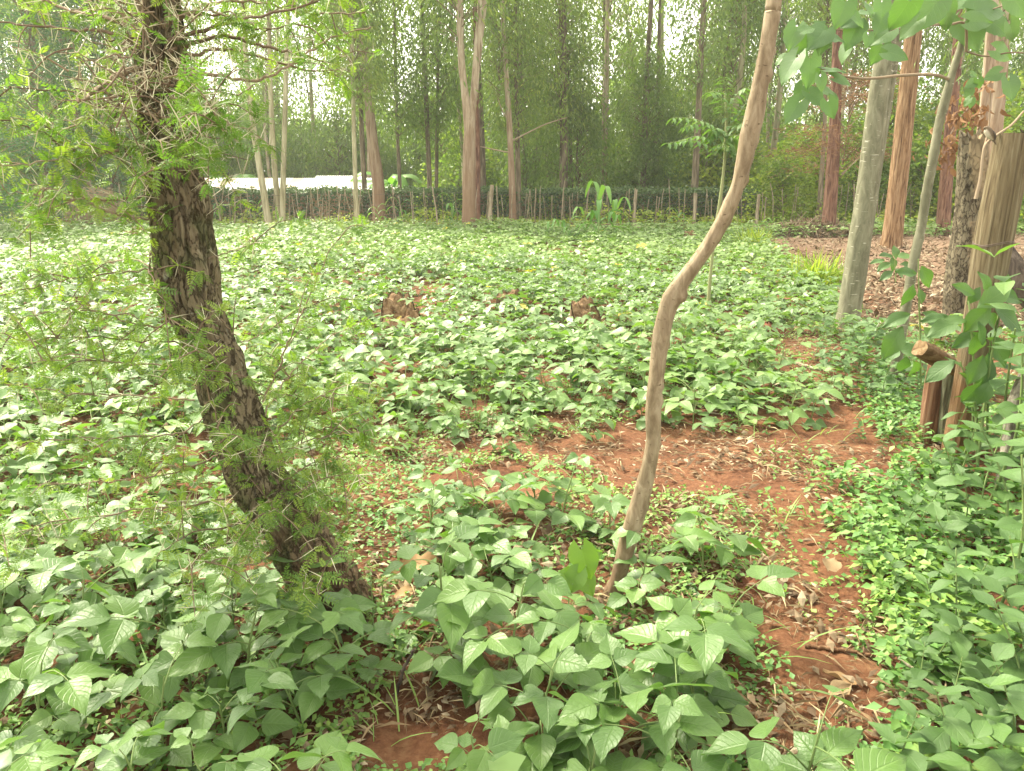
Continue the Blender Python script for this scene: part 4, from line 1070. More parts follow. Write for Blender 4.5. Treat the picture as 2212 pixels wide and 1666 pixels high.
def thorn_shape():
    mb = MB(); tube(mb, np.array([[0, 0, 0], [.5, 0, .02], [1, 0, .0]]), [.024, .018, .002], 5); return mb
TH_T = thorn_shape().tpl()

THORN_TRUNK = [(748, 1345, 132), (705, 1270, 146), (668, 1200, 142), (628, 1130, 124), (590, 1075, 116), (562, 1040, 114), (536, 985, 112), (512, 920, 120), (488, 860, 120), (468, 800, 118), (444, 740, 114), (424, 690, 112), (408, 640, 116), (402, 590, 120), (390, 500, 128), (381, 430, 130), (372, 380, 118), (362, 330, 100), (352, 270, 96), (345, 200, 100), (342, 130, 92), (340, 60, 84), (338, 0, 80)]
def thorn_tree():
    r = random.Random(21)
    Y0 = float(ground(745, 1335)[1])
    W, R = trunk_world([(x + 2, y, w * .83) for x, y, w in THORN_TRUNK], Y0, 3.4)
    root = thing('thorn_tree', 'leaning thorn tree with rough furrowed bark, long white thorns and feathery leaves', 'thorn tree', W[1])
    P = resample(np.c_[W, R], 420)
    f1 = bark_disp(6, 5.5, .020, seed=3); f2 = bark_disp(14, 15, .012, seed=9)
    L = np.r_[0, np.cumsum(np.linalg.norm(np.diff(P[:, :3], axis=0), axis=1))]
    def near_L(px, py):
        q = at(px, py, Y0); return L[np.argmin(np.linalg.norm(P[:, :3] - q, axis=1))]
    burls = [(near_L(530, 905), 4.4, .024, .10), (near_L(352, 475), 4.2, .02, .09), (near_L(400, 600), 4.6, .014, .07), (near_L(470, 815), 5.1, .012, .08), (near_L(640, 1150), 4.9, .014, .08), (near_L(330, 260), 4.0, .02, .1)]
    def disp(th, LL, RR):
        o = f1(th, LL, RR) + f2(th, LL, RR) + .045 * (vnoise(np.cos(th) * 1.3, np.sin(th) * 1.3, LL * 4.2) - .5)
        for l0, t0, a, w in burls:
            dth = np.angle(np.exp(1j * (th - t0)))
            d2 = ((LL - l0) / w) ** 2 + (dth / .8) ** 2
            o = o + a * np.exp(-d2) - a * 1.5 * np.exp(-d2 * 14)
        return o
    mb = MB(); tube(mb, P[:, :3], P[:, 3], 110, disp=disp); rel(mb, W[1])
    v = mb.V[0]; mb.tint[0] = .7 * np.clip((vnoise(v[:, 0] * 9, v[:, 1] * 9, v[:, 2] * 6) * .6 + vnoise(v[:, 0] * 30, v[:, 1] * 30, v[:, 2] * 25) * .4 - .5) * 5, 0, 1)      # moss
    nobj('trunk', mb.mesh('trunk', MAT['thornbark']), root)
    # branches: (points in the picture, distance of the far end, start radius, leafiness, thorniness)
    B = [
        ([(325, 235), (240, 205), (140, 196), (0, 186)], -.25, .004, 1.0, .7), ([(318, 315), (200, 330), (85, 287), (-20, 250)], -.35, .005, 1.2, .8),
        ([(318, 312), (230, 330), (120, 348), (-20, 362)], -.3, .004, 1.3, .9), ([(330, 425), (240, 432), (120, 428), (-20, 408)], -.2, .004, 1.3, .9),
        ([(320, 475), (240, 460), (150, 420), (60, 400)], -.4, .003, 1.2, .8), ([(330, 90), (230, 70), (120, 62), (-20, 46)], .2, .007, .5, 1.0),
        ([(330, 60), (220, 40), (110, 8), (40, -30)], .3, .007, .6, 1.0), ([(322, 140), (255, 165), (215, 190), (168, 222)], -.3, .011, .3, 1.5),
        ([(315, 200), (262, 225), (180, 262), (110, 290)], .3, .005, .6, 1.2), ([(330, 30), (280, -10), (200, -60)], .3, .010, .8, 1.2),
        ([(360, 110), (480, 78), (560, 100), (640, 118), (720, 135)], .25, .007, .45, .8), ([(368, 130), (470, 108), (560, 122), (650, 150), (740, 152)], .4, .006, .4, .8),
        ([(372, 155), (470, 165), (560, 172), (640, 130), (720, 80), (800, 60)], .2, .006, .5, .9), ([(360, 90), (480, 55), (600, 25), (740, -10)], .1, .007, .9, .9),
        ([(350, 60), (450, 10), (560, 5), (680, 30), (790, 25)], .35, .006, 1.0, .8), ([(378, 175), (450, 190), (520, 200), (600, 150)], .5, .004, .5, .7),
        ([(365, 40), (470, 30), (560, 60), (640, 55)], -.25, .005, 1.2, .9), ([(300, 190), (252, 240), (242, 290), (282, 340), (292, 385)], -.25, .004, .35, .6),
        ([(385, 260), (420, 235), (445, 225), (470, 240)], -.4, .004, 1.2, 2.2), ([(385, 300), (425, 275), (450, 260), (480, 280)], -.45, .004, 1.2, 2.2),
        ([(390, 330), (410, 320), (440, 330), (455, 345)], -.4, .003, 1.0, 1.5), ([(345, 395), (310, 385), (330, 365), (395, 345)], -.45, .003, .9, 1.2),
        ([(352, 580), (220, 595), (100, 612), (0, 640)], -.3, .003, 1.2, .6), ([(352, 588), (280, 560), (180, 575), (60, 560)], .25, .003, 1.0, .6),
        ([(380, 708), (300, 703), (180, 668), (40, 690)], -.3, .003, 1.3, .7), ([(398, 740), (300, 736), (180, 728), (30, 735)], -.2, .003, 1.2, .7),
        ([(422, 790), (280, 786), (160, 776), (40, 790)], -.4, .003, 1.3, .7), ([(420, 866), (280, 856), (150, 850), (10, 830)], -.3, .003, 1.1, .6),
        ([(440, 905), (380, 938), (250, 945), (90, 950)], -.35, .003, 1.2, .7), ([(470, 985), (380, 1020), (240, 1040), (60, 1050)], -.3, .003, 1.1, .6),
        ([(505, 1072), (420, 1092), (300, 1100), (100, 1138), (-20, 1160)], -.4, .004, 1.4, .9), ([(555, 1120), (480, 1140), (420, 1150), (340, 1200)], -.35, .004, 2.0, 1.4),
        ([(575, 1160), (520, 1170), (460, 1185), (400, 1230)], -.4, .004, 2.2, 1.5), ([(590, 1190), (560, 1215), (500, 1220), (440, 1215)], -.35, .004, 2.0, 1.2),
        ([(600, 1230), (640, 1245), (660, 1265), (690, 1290)], -.3, .003, 1.6, .6), ([(545, 985), (560, 985), (610, 1000), (570, 960)], -.3, .003, 1.4, .8),
        ([(560, 1085), (575, 1075), (590, 1090), (580, 1110)], -.25, .003, 1.4, 1.0), ([(330, 540), (320, 580), (350, 640), (365, 700)], -.15, .003, 1.5, .4),
        ([(385, 720), (400, 740), (430, 760), (440, 800)], -.3, .003, 1.7, .9), ([(440, 880), (460, 870), (470, 930), (500, 990)], -.3, .003, 1.2, .8),
        ([(565, 870), (600, 800), (640, 700), (690, 590), (725, 520)], .3, .004, 1.0, .3), ([(570, 900), (620, 820), (700, 740), (790, 690)], .3, .003, .9, .3),
        ([(580, 960), (650, 880), (720, 850), (800, 870)], .2, .003, 1.3, .6), ([(590, 1010), (650, 960), (730, 940), (800, 930)], .1, .003, 1.3, .6),
        ([(600, 1050), (660, 1010), (720, 1000), (770, 1030)], -.1, .003, 1.3, .7), ([(555, 850), (590, 860), (640, 850), (690, 880)], .15, .003, 1.3, .5),
        ([(480, 690), (520, 740), (560, 720), (620, 700)], .3, .003, .9, .4), ([(450, 560), (510, 540), (560, 520)], .3, .002, .7, .4), ([(620, 1080), (670, 1060), (720, 1080), (750, 1110)], -.1, .003, 1.3, .6)]
    LP, LD, LN, LS = [], [], [], []
    TP, TD, TS = [], [], []
    def dress(S, leafy, thorny):
        d = np.linalg.norm(np.diff(S, axis=0), axis=1); tot = d.sum(); cum = np.r_[0, np.cumsum(d)]
        tg = np.gradient(S, axis=0)
        nodes = int(tot / .026)
        for i in range(1, nodes + 1):
            s = i / nodes * tot; k = min(len(S) - 1, np.searchsorted(cum, s)); p = S[k]; t = norm(tg[k])
            f = s / tot
            for _ in range(r.choice([2, 2, 3, 3]) if r.random() < min(1, leafy * (.55 + .6 * f)) else 0):
                v = norm(np.array([r.gauss(0, 1), r.gauss(0, 1), r.gauss(-.1, .8)])); v = norm(v - t * np.dot(v, t) * .6 + t * .35)
                LP.append(p); LD.append(v); LN.append([r.gauss(0, .5), r.gauss(0, .5), 1]); LS.append(r.uniform(.55, 1.15) * (1 if leafy < 2 else .9))
            if r.random() < thorny * .55:
                for _ in range(2):
                    v = norm(np.array([r.gauss(0, 1), r.gauss(0, 1), r.gauss(0, 1)])); v = norm(v - t * np.dot(v, t) * .85)
                    TP.append(p); TD.append(v); TS.append(r.uniform(.022, .068))
    def branch(S, r0, leafy, thorny, mat='twig'):
        S = np.array(S)
        mb = MB(); tube(mb, S, np.linspace(r0, max(.0011, r0 * .3), len(S)), 6, tint=r.uniform(0, .5)); rel(mb, W[1])
        nobj('branch', mb.mesh('branch', MAT[mat]), root)
        dress(S, leafy, thorny)
    for pts, dy, r0, leafy, thorny in B:
        n = len(pts)
        Q = []
        for i, (px, py) in enumerate(pts):
            f = i / (n - 1)
            p = at(px, py, Y0 - .03 + dy * f + (r.gauss(0, .03) if 0 < i else 0)); Q.append(p)
        S = resample(Q, 6 * n)
        S = S + np.array([[r.gauss(0, .003), r.gauss(0, .003), r.gauss(0, .003)] for _ in range(len(S))])
        branch(S, r0, leafy, thorny)
        for _ in range(int(len(S) / 5 * min(1.4, leafy))):            # side twigs
            k = r.randrange(3, len(S)); b = S[k]; t = norm(S[min(k, len(S) - 1)] - S[k - 1])
            v = norm(np.array([r.gauss(0, 1), r.gauss(0, .8), r.gauss(0, .8)]) + t * .8) * r.uniform(.07, .20)
            S2 = resample([b, b + v * .55 + [0, 0, .01], b + v + [0, 0, -.02]], 6)
            branch(S2, .0023, leafy * 1.05, thorny)
    # the tangled brush round the top of the trunk
    for _ in range(105):
        px, py = r.gauss(318, 62), r.uniform(-60, 285)
        if px > 380: px = 380 - (px - 380) * .4
        b = at(px, py, Y0 + r.uniform(-.28, .12)); v = norm(np.array([r.gauss(0, 1), r.gauss(-.2, .6), r.gauss(.1, .7)])) * r.uniform(.09, .26)
        S2 = resample([b, b + v * .5 + [0, 0, r.gauss(0, .02)], b + v], 7)
        branch(S2, .0028, .16, 1.5)
    # big limbs carrying the crown on above the picture
    for k in range(7):
        a = k * .9; b = P[int(420 * (.80 + .028 * k)), :3]
        v = np.array([math.cos(a), math.sin(a), .45]) * r.uniform(.8, 1.3)
        S = resample([b, b + v * .4 + [0, 0, .15], b + v + [0, 0, .1]], 14)
        if a > 4.2 and a < 5.4: continue
        branch(S, .022, .5, .8)
        for _ in range(9):
            q = S[r.randrange(4, 14)]; v2 = norm(np.array([r.gauss(0, 1), r.gauss(0, 1), r.gauss(.1, .5)])) * r.uniform(.2, .5)
            branch(resample([q, q + v2 * .5 + [0, 0, .03], q + v2], 7), .005, 1.4, .7)
    LP, LD, LN, LS = map(np.array, (LP, LD, LN, LS)); TP, TD, TS = map(np.array, (TP, TD, TS))
    LP = LP - W[1]; TP = TP - W[1]
    M = frames(LP, LD, LN, LS)
    dist = np.linalg.norm(LP + W[1] - CAMP, axis=1); px, py, _ = proj(LP + W[1]); vis = (px > 0) & (px < 2212) & (py > 0)
    order = np.argsort(dist + 50 * ~vis)
    for i in order[:300]: nobj('leaf', AL_M[i % 5], root, mtx(M[i]))
    rest = order[300:]; mb = MB()
    for k in range(5):
        s = rest[rest % 5 == k]; mb.add_many(AL_T[k], M[s], RNG.uniform(0, .75, len(s)))
    f = nobj('foliage', mb.mesh('foliage', MAT['acacia']), root); f['kind'] = 'stuff'
    MT = frames(TP, TD, RNG.normal(0, 1, TP.shape), TS)
    px, py, dep = proj(TP + W[1]); vis = (px > 0) & (px < 2212) & (py > 0)
    order = np.argsort(-TS / dep * vis)
    tm = MB().add_many(TH_T, np.eye(4)[None]).mesh('thorn', MAT['thorn'])
    for i in order[:300]: nobj('thorn', tm, root, mtx(MT[i]))
    mb = MB().add_many(TH_T, MT[order[300:]], RNG.uniform(0, .6, len(order) - 300))
    t = nobj('thorns', mb.mesh('thorns', MAT['thorn']), root); t['kind'] = 'stuff'
    print('thorn tree leaves', len(LP), 'thorns', len(TP))
thorn_tree()

def feathery_seedling(label, px, py, H, n, spread=.05, dead=False):
    r = random.Random(int(px)); b = ground(px, py)
    root = thing('thorn_seedling', label, 'seedling', b)
    P_, D_, N_, S_ = [], [], [], []
    for k in range(n):
        o = np.array([r.gauss(0, spread), r.gauss(0, spread), 0]); h = H * r.uniform(.6, 1.1)
        S = resample([o, o + [r.gauss(0, .02), r.gauss(0, .02), h * .5], o + [r.gauss(0, .05), r.gauss(0, .05), h]], 9)
        mb = MB(); tube(mb, S, np.linspace(.0028, .001, 9), 5); nobj('stem', mb.mesh('stem', MAT['stem']), root)
        for i in range(int(h / .011)):
            p = S[min(8, int(r.random() * 9))] + [0, 0, r.uniform(-.01, .01)]
            P_.append(p); D_.append([r.gauss(0, 1), r.gauss(0, 1), r.gauss(.2, .5)]); N_.append([r.gauss(0, .4), r.gauss(0, .4), 1]); S_.append(r.uniform(.35, .75))
    M = frames(np.array(P_), np.array(D_), np.array(N_), np.array(S_))
    for i, m in enumerate(M): nobj('leaf', AL_M[i % 5], root, mtx(m))
feathery_seedling('upright feathery seedling hugging the foot of the thorn tree', 812, 1335, .26, 3, .03)
feathery_seedling('yellow green feathery seedling on bare soil right of the thorn tree, halfway up its trunk', 700, 1085, .3, 3, .07)
feathery_seedling('tall wispy feathery seedling among the beans left of the tan pole tree', 1040, 915, .38, 3, .05)
feathery_seedling('small spiky seedling in bare soil at the very front', 1245, 1640, .17, 1, .01)

# ------------------------------------------------------------------ tan pole tree
def pole_tree():
    pts = [(1322, 1293, 40), (1334, 1250, 38), (1350, 1195, 41), (1370, 1130, 42), (1387, 1070, 41), (1401, 1010, 38), (1411, 950, 37), (1412, 900, 37), (1414, 850, 38), (1420, 790, 38), (1428, 730, 39), (1438, 680, 39), (1450, 645, 43), (1466, 618, 46), (1492, 583, 42), (1523, 540, 43), (1552, 492, 43), (1577, 440, 45), (1594, 400, 42), (1607, 350, 41), (1617, 300, 42), (1630, 250, 45), (1641, 195, 42), (1651, 140, 38), (1660, 80, 37), (1668, 30, 38), (1673, -20, 38)]
    Y = float(ground(1322, 1290)[1])
    pts[0] = (1322, 1293, 52)
    W, R = trunk_world([(x, y, w * (.74 if 380 < y < 640 else .88)) for x, y, w in pts], Y, 4.2)
    root = thing('pole_tree', 'bare tan pole like tree bending right halfway up, smooth bark with knots', 'young tree', W[1])
    P = resample(np.c_[W, R], 330)
    L = np.r_[0, np.cumsum(np.linalg.norm(np.diff(P[:, :3], axis=0), axis=1))]
    kn = []
    for px, py, t0, a, w in [(1456, 625, 4.4, .012, .018), (1626, 160, 4.5, .008, .014), (1643, 106, 4.9, .006, .012), (1592, 391, 4.6, .007, .013), (1409, 868, 4.5, .006, .013), (1404, 958, 4.3, .005, .012), (1404, 830, 4.0, .005, .01), (1640, 235, 5.3, .006, .02), (1615, 305, 4.6, .004, .012), (1560, 470, 5.2, .004, .014), (1380, 1090, 4.5, .004, .012), (1425, 740, 4.9, .004, .012), (1605, 345, 5.4, .007, .02), (1348, 1200, 4.6, .004, .012)]:
        q = at(px, py, Y); kn.append((L[np.argmin(np.linalg.norm(P[:, :3] - q, axis=1))], t0, a, w))
    f = bark_disp(4, 9, .0022, seed=5, ridged=False)
    def disp(th, LL, RR):
        o = f(th, LL, RR) + .010 * (vnoise(np.cos(th), np.sin(th), LL * 7) - .5) + .0012 * np.maximum(0, np.sin(LL * 55 + 2 * vnoise(LL * 3, 0))) ** 8
        for l0, t0, a, w in kn:
            dth = np.angle(np.exp(1j * (th - t0))); d2 = ((LL - l0) / w) ** 2 + (dth / .45) ** 2
            o = o + 2.1 * a * np.exp(-d2) - a * 2.8 * np.exp(-d2 * 9)
        return o
    mb = MB(); tube(mb, P[:, :3], P[:, 3], 48, disp=disp); rel(mb, W[1])
    nobj('trunk', mb.mesh('trunk', MAT['polebark']), root)
    r = random.Random(4)
    top = W[-1] - W[1]
    cr = spray_cloud(31, -.5, .9, [(0, .7), (1, .8)], 30, 26, .11, .04, down=.5)
    nobj('crown', crownmesh('crown', cr, 'shrub'), root, RT((top[0], top[1], top[2] + .35)))
pole_tree()

# ------------------------------------------------------------------ heart leaved tree on the right with its leafy branch
HT_MESH = []
for k in range(6):
    r = random.Random(60 + k); b = blade(1, .47, HT, 12, 9, droop=r.uniform(.05, .3), fold=r.uniform(-.05, .3), wave=r.uniform(.02, .05), seed=60 + k, heart=.5, ragged=.12)
    HT_MESH.append(MB().add(b[0], b[1], None, 0, b[3]).mesh('leaf', MAT['heart']))

def face_leaf(root, org, mesh, c, size, ang, tilt, rr, name='leaf'):
    """leaf with its middle at world point c; tip points along ang (0 = right, 90 = up) as seen from the front, tilted away from facing"""
    a = math.radians(ang)
    d = np.array([math.cos(a), rr.gauss(0, .25), math.sin(a)])
    nrm_ = np.array([rr.gauss(0, .2), -math.cos(tilt), math.sin(tilt)])
    p = np.asarray(c) - norm(d) * size * .5
    M = frames(p[None], d[None], nrm_[None], np.array([size]))[0]
    M[:3, 3] -= org
    return nobj(name, mesh, root, mtx(M))

def heart_tree():
    r = random.Random(8)
    pts = [(1929, 838, 22), (1940, 760, 22), (1954, 680, 21), (1966, 610, 20), (1977, 550, 20), (1990, 490, 19), (2003, 410, 20), (2016, 340, 20), (2028, 270, 18), (2042, 215, 19), (2058, 155, 15), (2072, 110, 14), (2086, 60, 13), (2098, 0, 12)]
    Y = float(ground(1929, 840)[1])
    W, R = trunk_world(pts, Y, 3.6)
    root = thing('leafy_pole_tree', 'slender pale knotty tree on the right with big heart shaped leaves hanging at the top', 'young tree', W[1])
    def disp(th, LL, RR): return .003 * (vnoise(np.cos(th) * 2, np.sin(th) * 2, LL * 9) - .5) + .004 * np.maximum(0, np.sin(LL * 22)) ** 12
    P = resample(np.c_[W, R], 130); mb = MB(); tube(mb, P[:, :3], P[:, 3], 18, disp=disp); rel(mb, W[1])
    nobj('trunk', mb.mesh('trunk', MAT['palebark']), root)
    zx = lambda x, y: (1626.5 + x * .2647, y * .2647)
    def limb(pp, y0, y1, r0, r1):
        Q = [at(*zx(x, y), y0 + (y1 - y0) * i / (len(pp) - 1)) for i, (x, y) in enumerate(pp)]
        S = resample(Q, 8 * len(pp)); mb = MB(); tube(mb, S, np.linspace(r0, r1, len(S)), 8, .4); rel(mb, W[1]); nobj('branch', mb.mesh('branch', MAT['twig']), root)
    limb([(1600, 650), (1480, 612), (1230, 615), (920, 642), (660, 602), (520, 520), (400, 470), (300, 440)], Y, Y - .9, .011, .004)
    limb([(660, 602), (560, 640), (530, 760), (480, 800)], Y - .65, Y - .9, .005, .003)
    limb([(1740, 420), (1730, 200), (1600, 200), (1400, 210), (1150, 240), (850, 250), (640, 240)], Y - .1, Y - .8, .009, .003)
    limb([(1740, 420), (1900, 460), (2100, 430), (2300, 440)], Y, Y - .3, .006, .004)
    limb([(1800, 250), (1900, 120), (2000, 60), (2200, 20)], Y, Y - .3, .006, .004)
    limb([(1240, 420), (1210, 470), (1130, 360), (1060, 340)], Y - .5, Y - .7, .004, .003)
    LV = [(715, 125, 215, -110, .6), (320, 320, 190, -115, .7), (375, 370, 180, -100, .5), (520, 320, 230, -140, .9), (280, 580, 230, -125, 1.1), (465, 600, 240, -80, .35), (590, 265, 150, -20, .9), (460, 235, 120, 10, 1.0),
          (870, 155, 150, -30, .9), (890, 100, 130, 160, .9), (1050, 110, 170, -100, .6), (1195, 140, 250, -100, .45), (1420, 130, 260, -120, .6), (1030, 215, 160, -110, .8), (1190, 40, 120, 70, .7), (1640, 30, 190, -160, .6),
          (805, 310, 200, -110, .6), (1030, 310, 190, -140, .8), (935, 340, 100, -100, .3), (1010, 450, 170, -100, .3), (1190, 440, 170, -20, .4), (690, 310, 170, -10, .9), (740, 450, 150, -130, 1.1),
          (680, 570, 170, -10, .9), (740, 660, 160, -5, .8), (530, 810, 170, -35, .5), (650, 760, 150, -10, .9), (640, 900, 150, -60, .4), (320, 920, 190, -130, .8), (380, 770, 140, -110, .9), (560, 690, 120, -60, .7), (210, 500, 90, -150, .8),
          (1600, 150, 210, -60, .2), (1790, 290, 270, -75, .25), (1950, 80, 280, 10, .4), (2020, 220, 220, -35, .2), (1950, 620, 130, -150, .5), (2110, 740, 170, -70, .2), (2060, 440, 170, -20, .3), (1870, 170, 200, -10, .3), (2120, 270, 160, -50, .3),
          (1810, 610, 60, -30, .5), (1770, 690, 90, -140, .7), (1845, 690, 80, -60, .6), (1760, 770, 80, -110, .8), (1740, 840, 70, -100, .8), (1780, 850, 70, -80, .7), (2190, 60, 230, -60, .3), (1330, 60, 200, -60, .5), (560, 380, 140, -100, .9), (940, 40, 140, 120, 1.0),
          (1500, 60, 180, -90, .7), (1260, 250, 180, -130, .9), (780, 190, 150, -160, 1.0), (1120, 190, 150, 170, .9)]
    for i, (x, y, s, ang, tl) in enumerate(LV):
        Yd = Y - (.9 if x < 1000 else .75 if x < 1500 else .25) + r.uniform(-.25, .15)
        c = at(*zx(x, y), Yd); dep = (c - CAMP) @ FWD
        face_leaf(root, W[1], HT_MESH[i % 6], c, s * 1.02 * .2647 / FPX * dep, ang + r.gauss(0, 8), tl + r.gauss(0, .12), r)
    for i in range(45):
        c = W[-1] + np.array([r.gauss(0, .55), r.gauss(0, .5), r.gauss(-.1, .3)])
        if proj(c[None])[1][0] > -20: continue
        face_leaf(root, W[1], HT_MESH[i % 6], c, r.uniform(.12, .19), r.uniform(-160, -20), r.uniform(.3, 1.2), r)
heart_tree()

# ------------------------------------------------------------------ slim sapling with pinnate leaves
def pinnate_sapling():
    r = random.Random(14)
    pts = [(1528, 694, 9), (1531, 640, 8), (1536, 580, 7), (1545, 500, 7), (1556, 430, 7), (1564, 360, 6), (1568, 300, 6), (1569, 250, 5), (1567, 215, 4), (1566, 200, 3)]
    Y = float(ground(1528, 695)[1])
    W, R = trunk_world(pts, Y)
    root = thing('pinnate_sapling', 'thin straight sapling behind the tan pole tree with a tuft of feather shaped leaves', 'sapling', W[1])
    P = resample(np.c_[W, R], 60); mb = MB(); tube(mb, P[:, :3], P[:, 3], 9, .3); rel(mb, W[1]); nobj('stem', mb.mesh('stem', MAT['pith']), root)
    lb = blade(.14, .024, EL, 6, 3, droop=.35, fold=.3)
    ends = [((1568, 312), (1450, 255)), ((1568, 300), (1478, 275)), ((1568, 330), (1465, 305)), ((1567, 345), (1440, 310)), ((1568, 260), (1562, 165)), ((1568, 290), (1640, 215)), ((1568, 270), (1610, 190)), ((1568, 315), (1625, 270)), ((1568, 330), (1610, 300)), ((1567, 340), (1560, 320)), ((1567, 300), (1530, 300)), ((1567, 250), (1530, 200)), ((1567, 310), (1590, 330))]
    for a, b in ends:
        p0, p2 = at(*a, Y), at(*b, Y + r.uniform(-.5, .3)); m = (p0 + p2) / 2 + np.array([0, 0, .10])
        S = resample([p0, m, p2], 20); mb = MB(); tube(mb, S, np.linspace(.005, .002, 20), 5, .5, 1, cap=False)
        tg = norm(np.gradient(S, axis=0))
        for k in range(4, 20):
            for s in (-1, 1):
                side = norm(np.cross(tg[k], [0, 0, 1.0])) * s
                d = side + tg[k] * .5 + np.array([0, 0, -.35 + r.gauss(0, .15)]); nn = np.array([0, 0, 1.0]) + side * .3
                if k % 2 == 0 or True:
                    if k % 2: continue
                    mb.add_many(lb, frames(S[k][None], d[None], nn[None], np.array([r.uniform(.8, 1.1) * (1 - .3 * (k - 4) / 16)])), [r.uniform(0, .4)])
        rel(mb, W[1]); nobj('leaf', mb.mesh('leaf', [MAT['weed'], MAT['stem']]), root)
pinnate_sapling()

# ------------------------------------------------------------------ posts, snag and logs at the right
def picture_log(name, label, cat, pts, Y0, Y1, mat, seg=20, ring=60, amp=.008, fl=2.0, top_jag=0.0, seed=0, partname=None, fa=5):
    n = len(pts); W, R = [], []
    for i, (px, py, w) in enumerate(pts):
        Y = Y0 + (Y1 - Y0) * i / (n - 1); p = at(px, py, Y); W.append(p); R.append(w / 2 / FPX * ((p - CAMP) @ FWD))
    W, R = np.array(W), np.array(R)
    P = resample(np.c_[W, R], ring)
    mb = MB(); tube(mb, P[:, :3], P[:, 3], seg, disp=bark_disp(fa, fl, amp, seed=seed))
    if top_jag:
        k = (ring - 1) * seg
        V = mb.V[0]; ax = norm(W[-1] - W[-2])
        for j in range(seg):
            dj = top_jag * (float(vnoise(j * .9, seed, 1)) - .5)
            V[k + j] = V[k + j] + ax * dj; mb.V[2][1 + j] = V[k + j]
    rel(mb, W[0])
    root = thing(name, label, cat, W[0])
    nobj(partname or 'wood', mb.mesh(partname or 'wood', MAT[mat]), root)
    return root, W, R, P

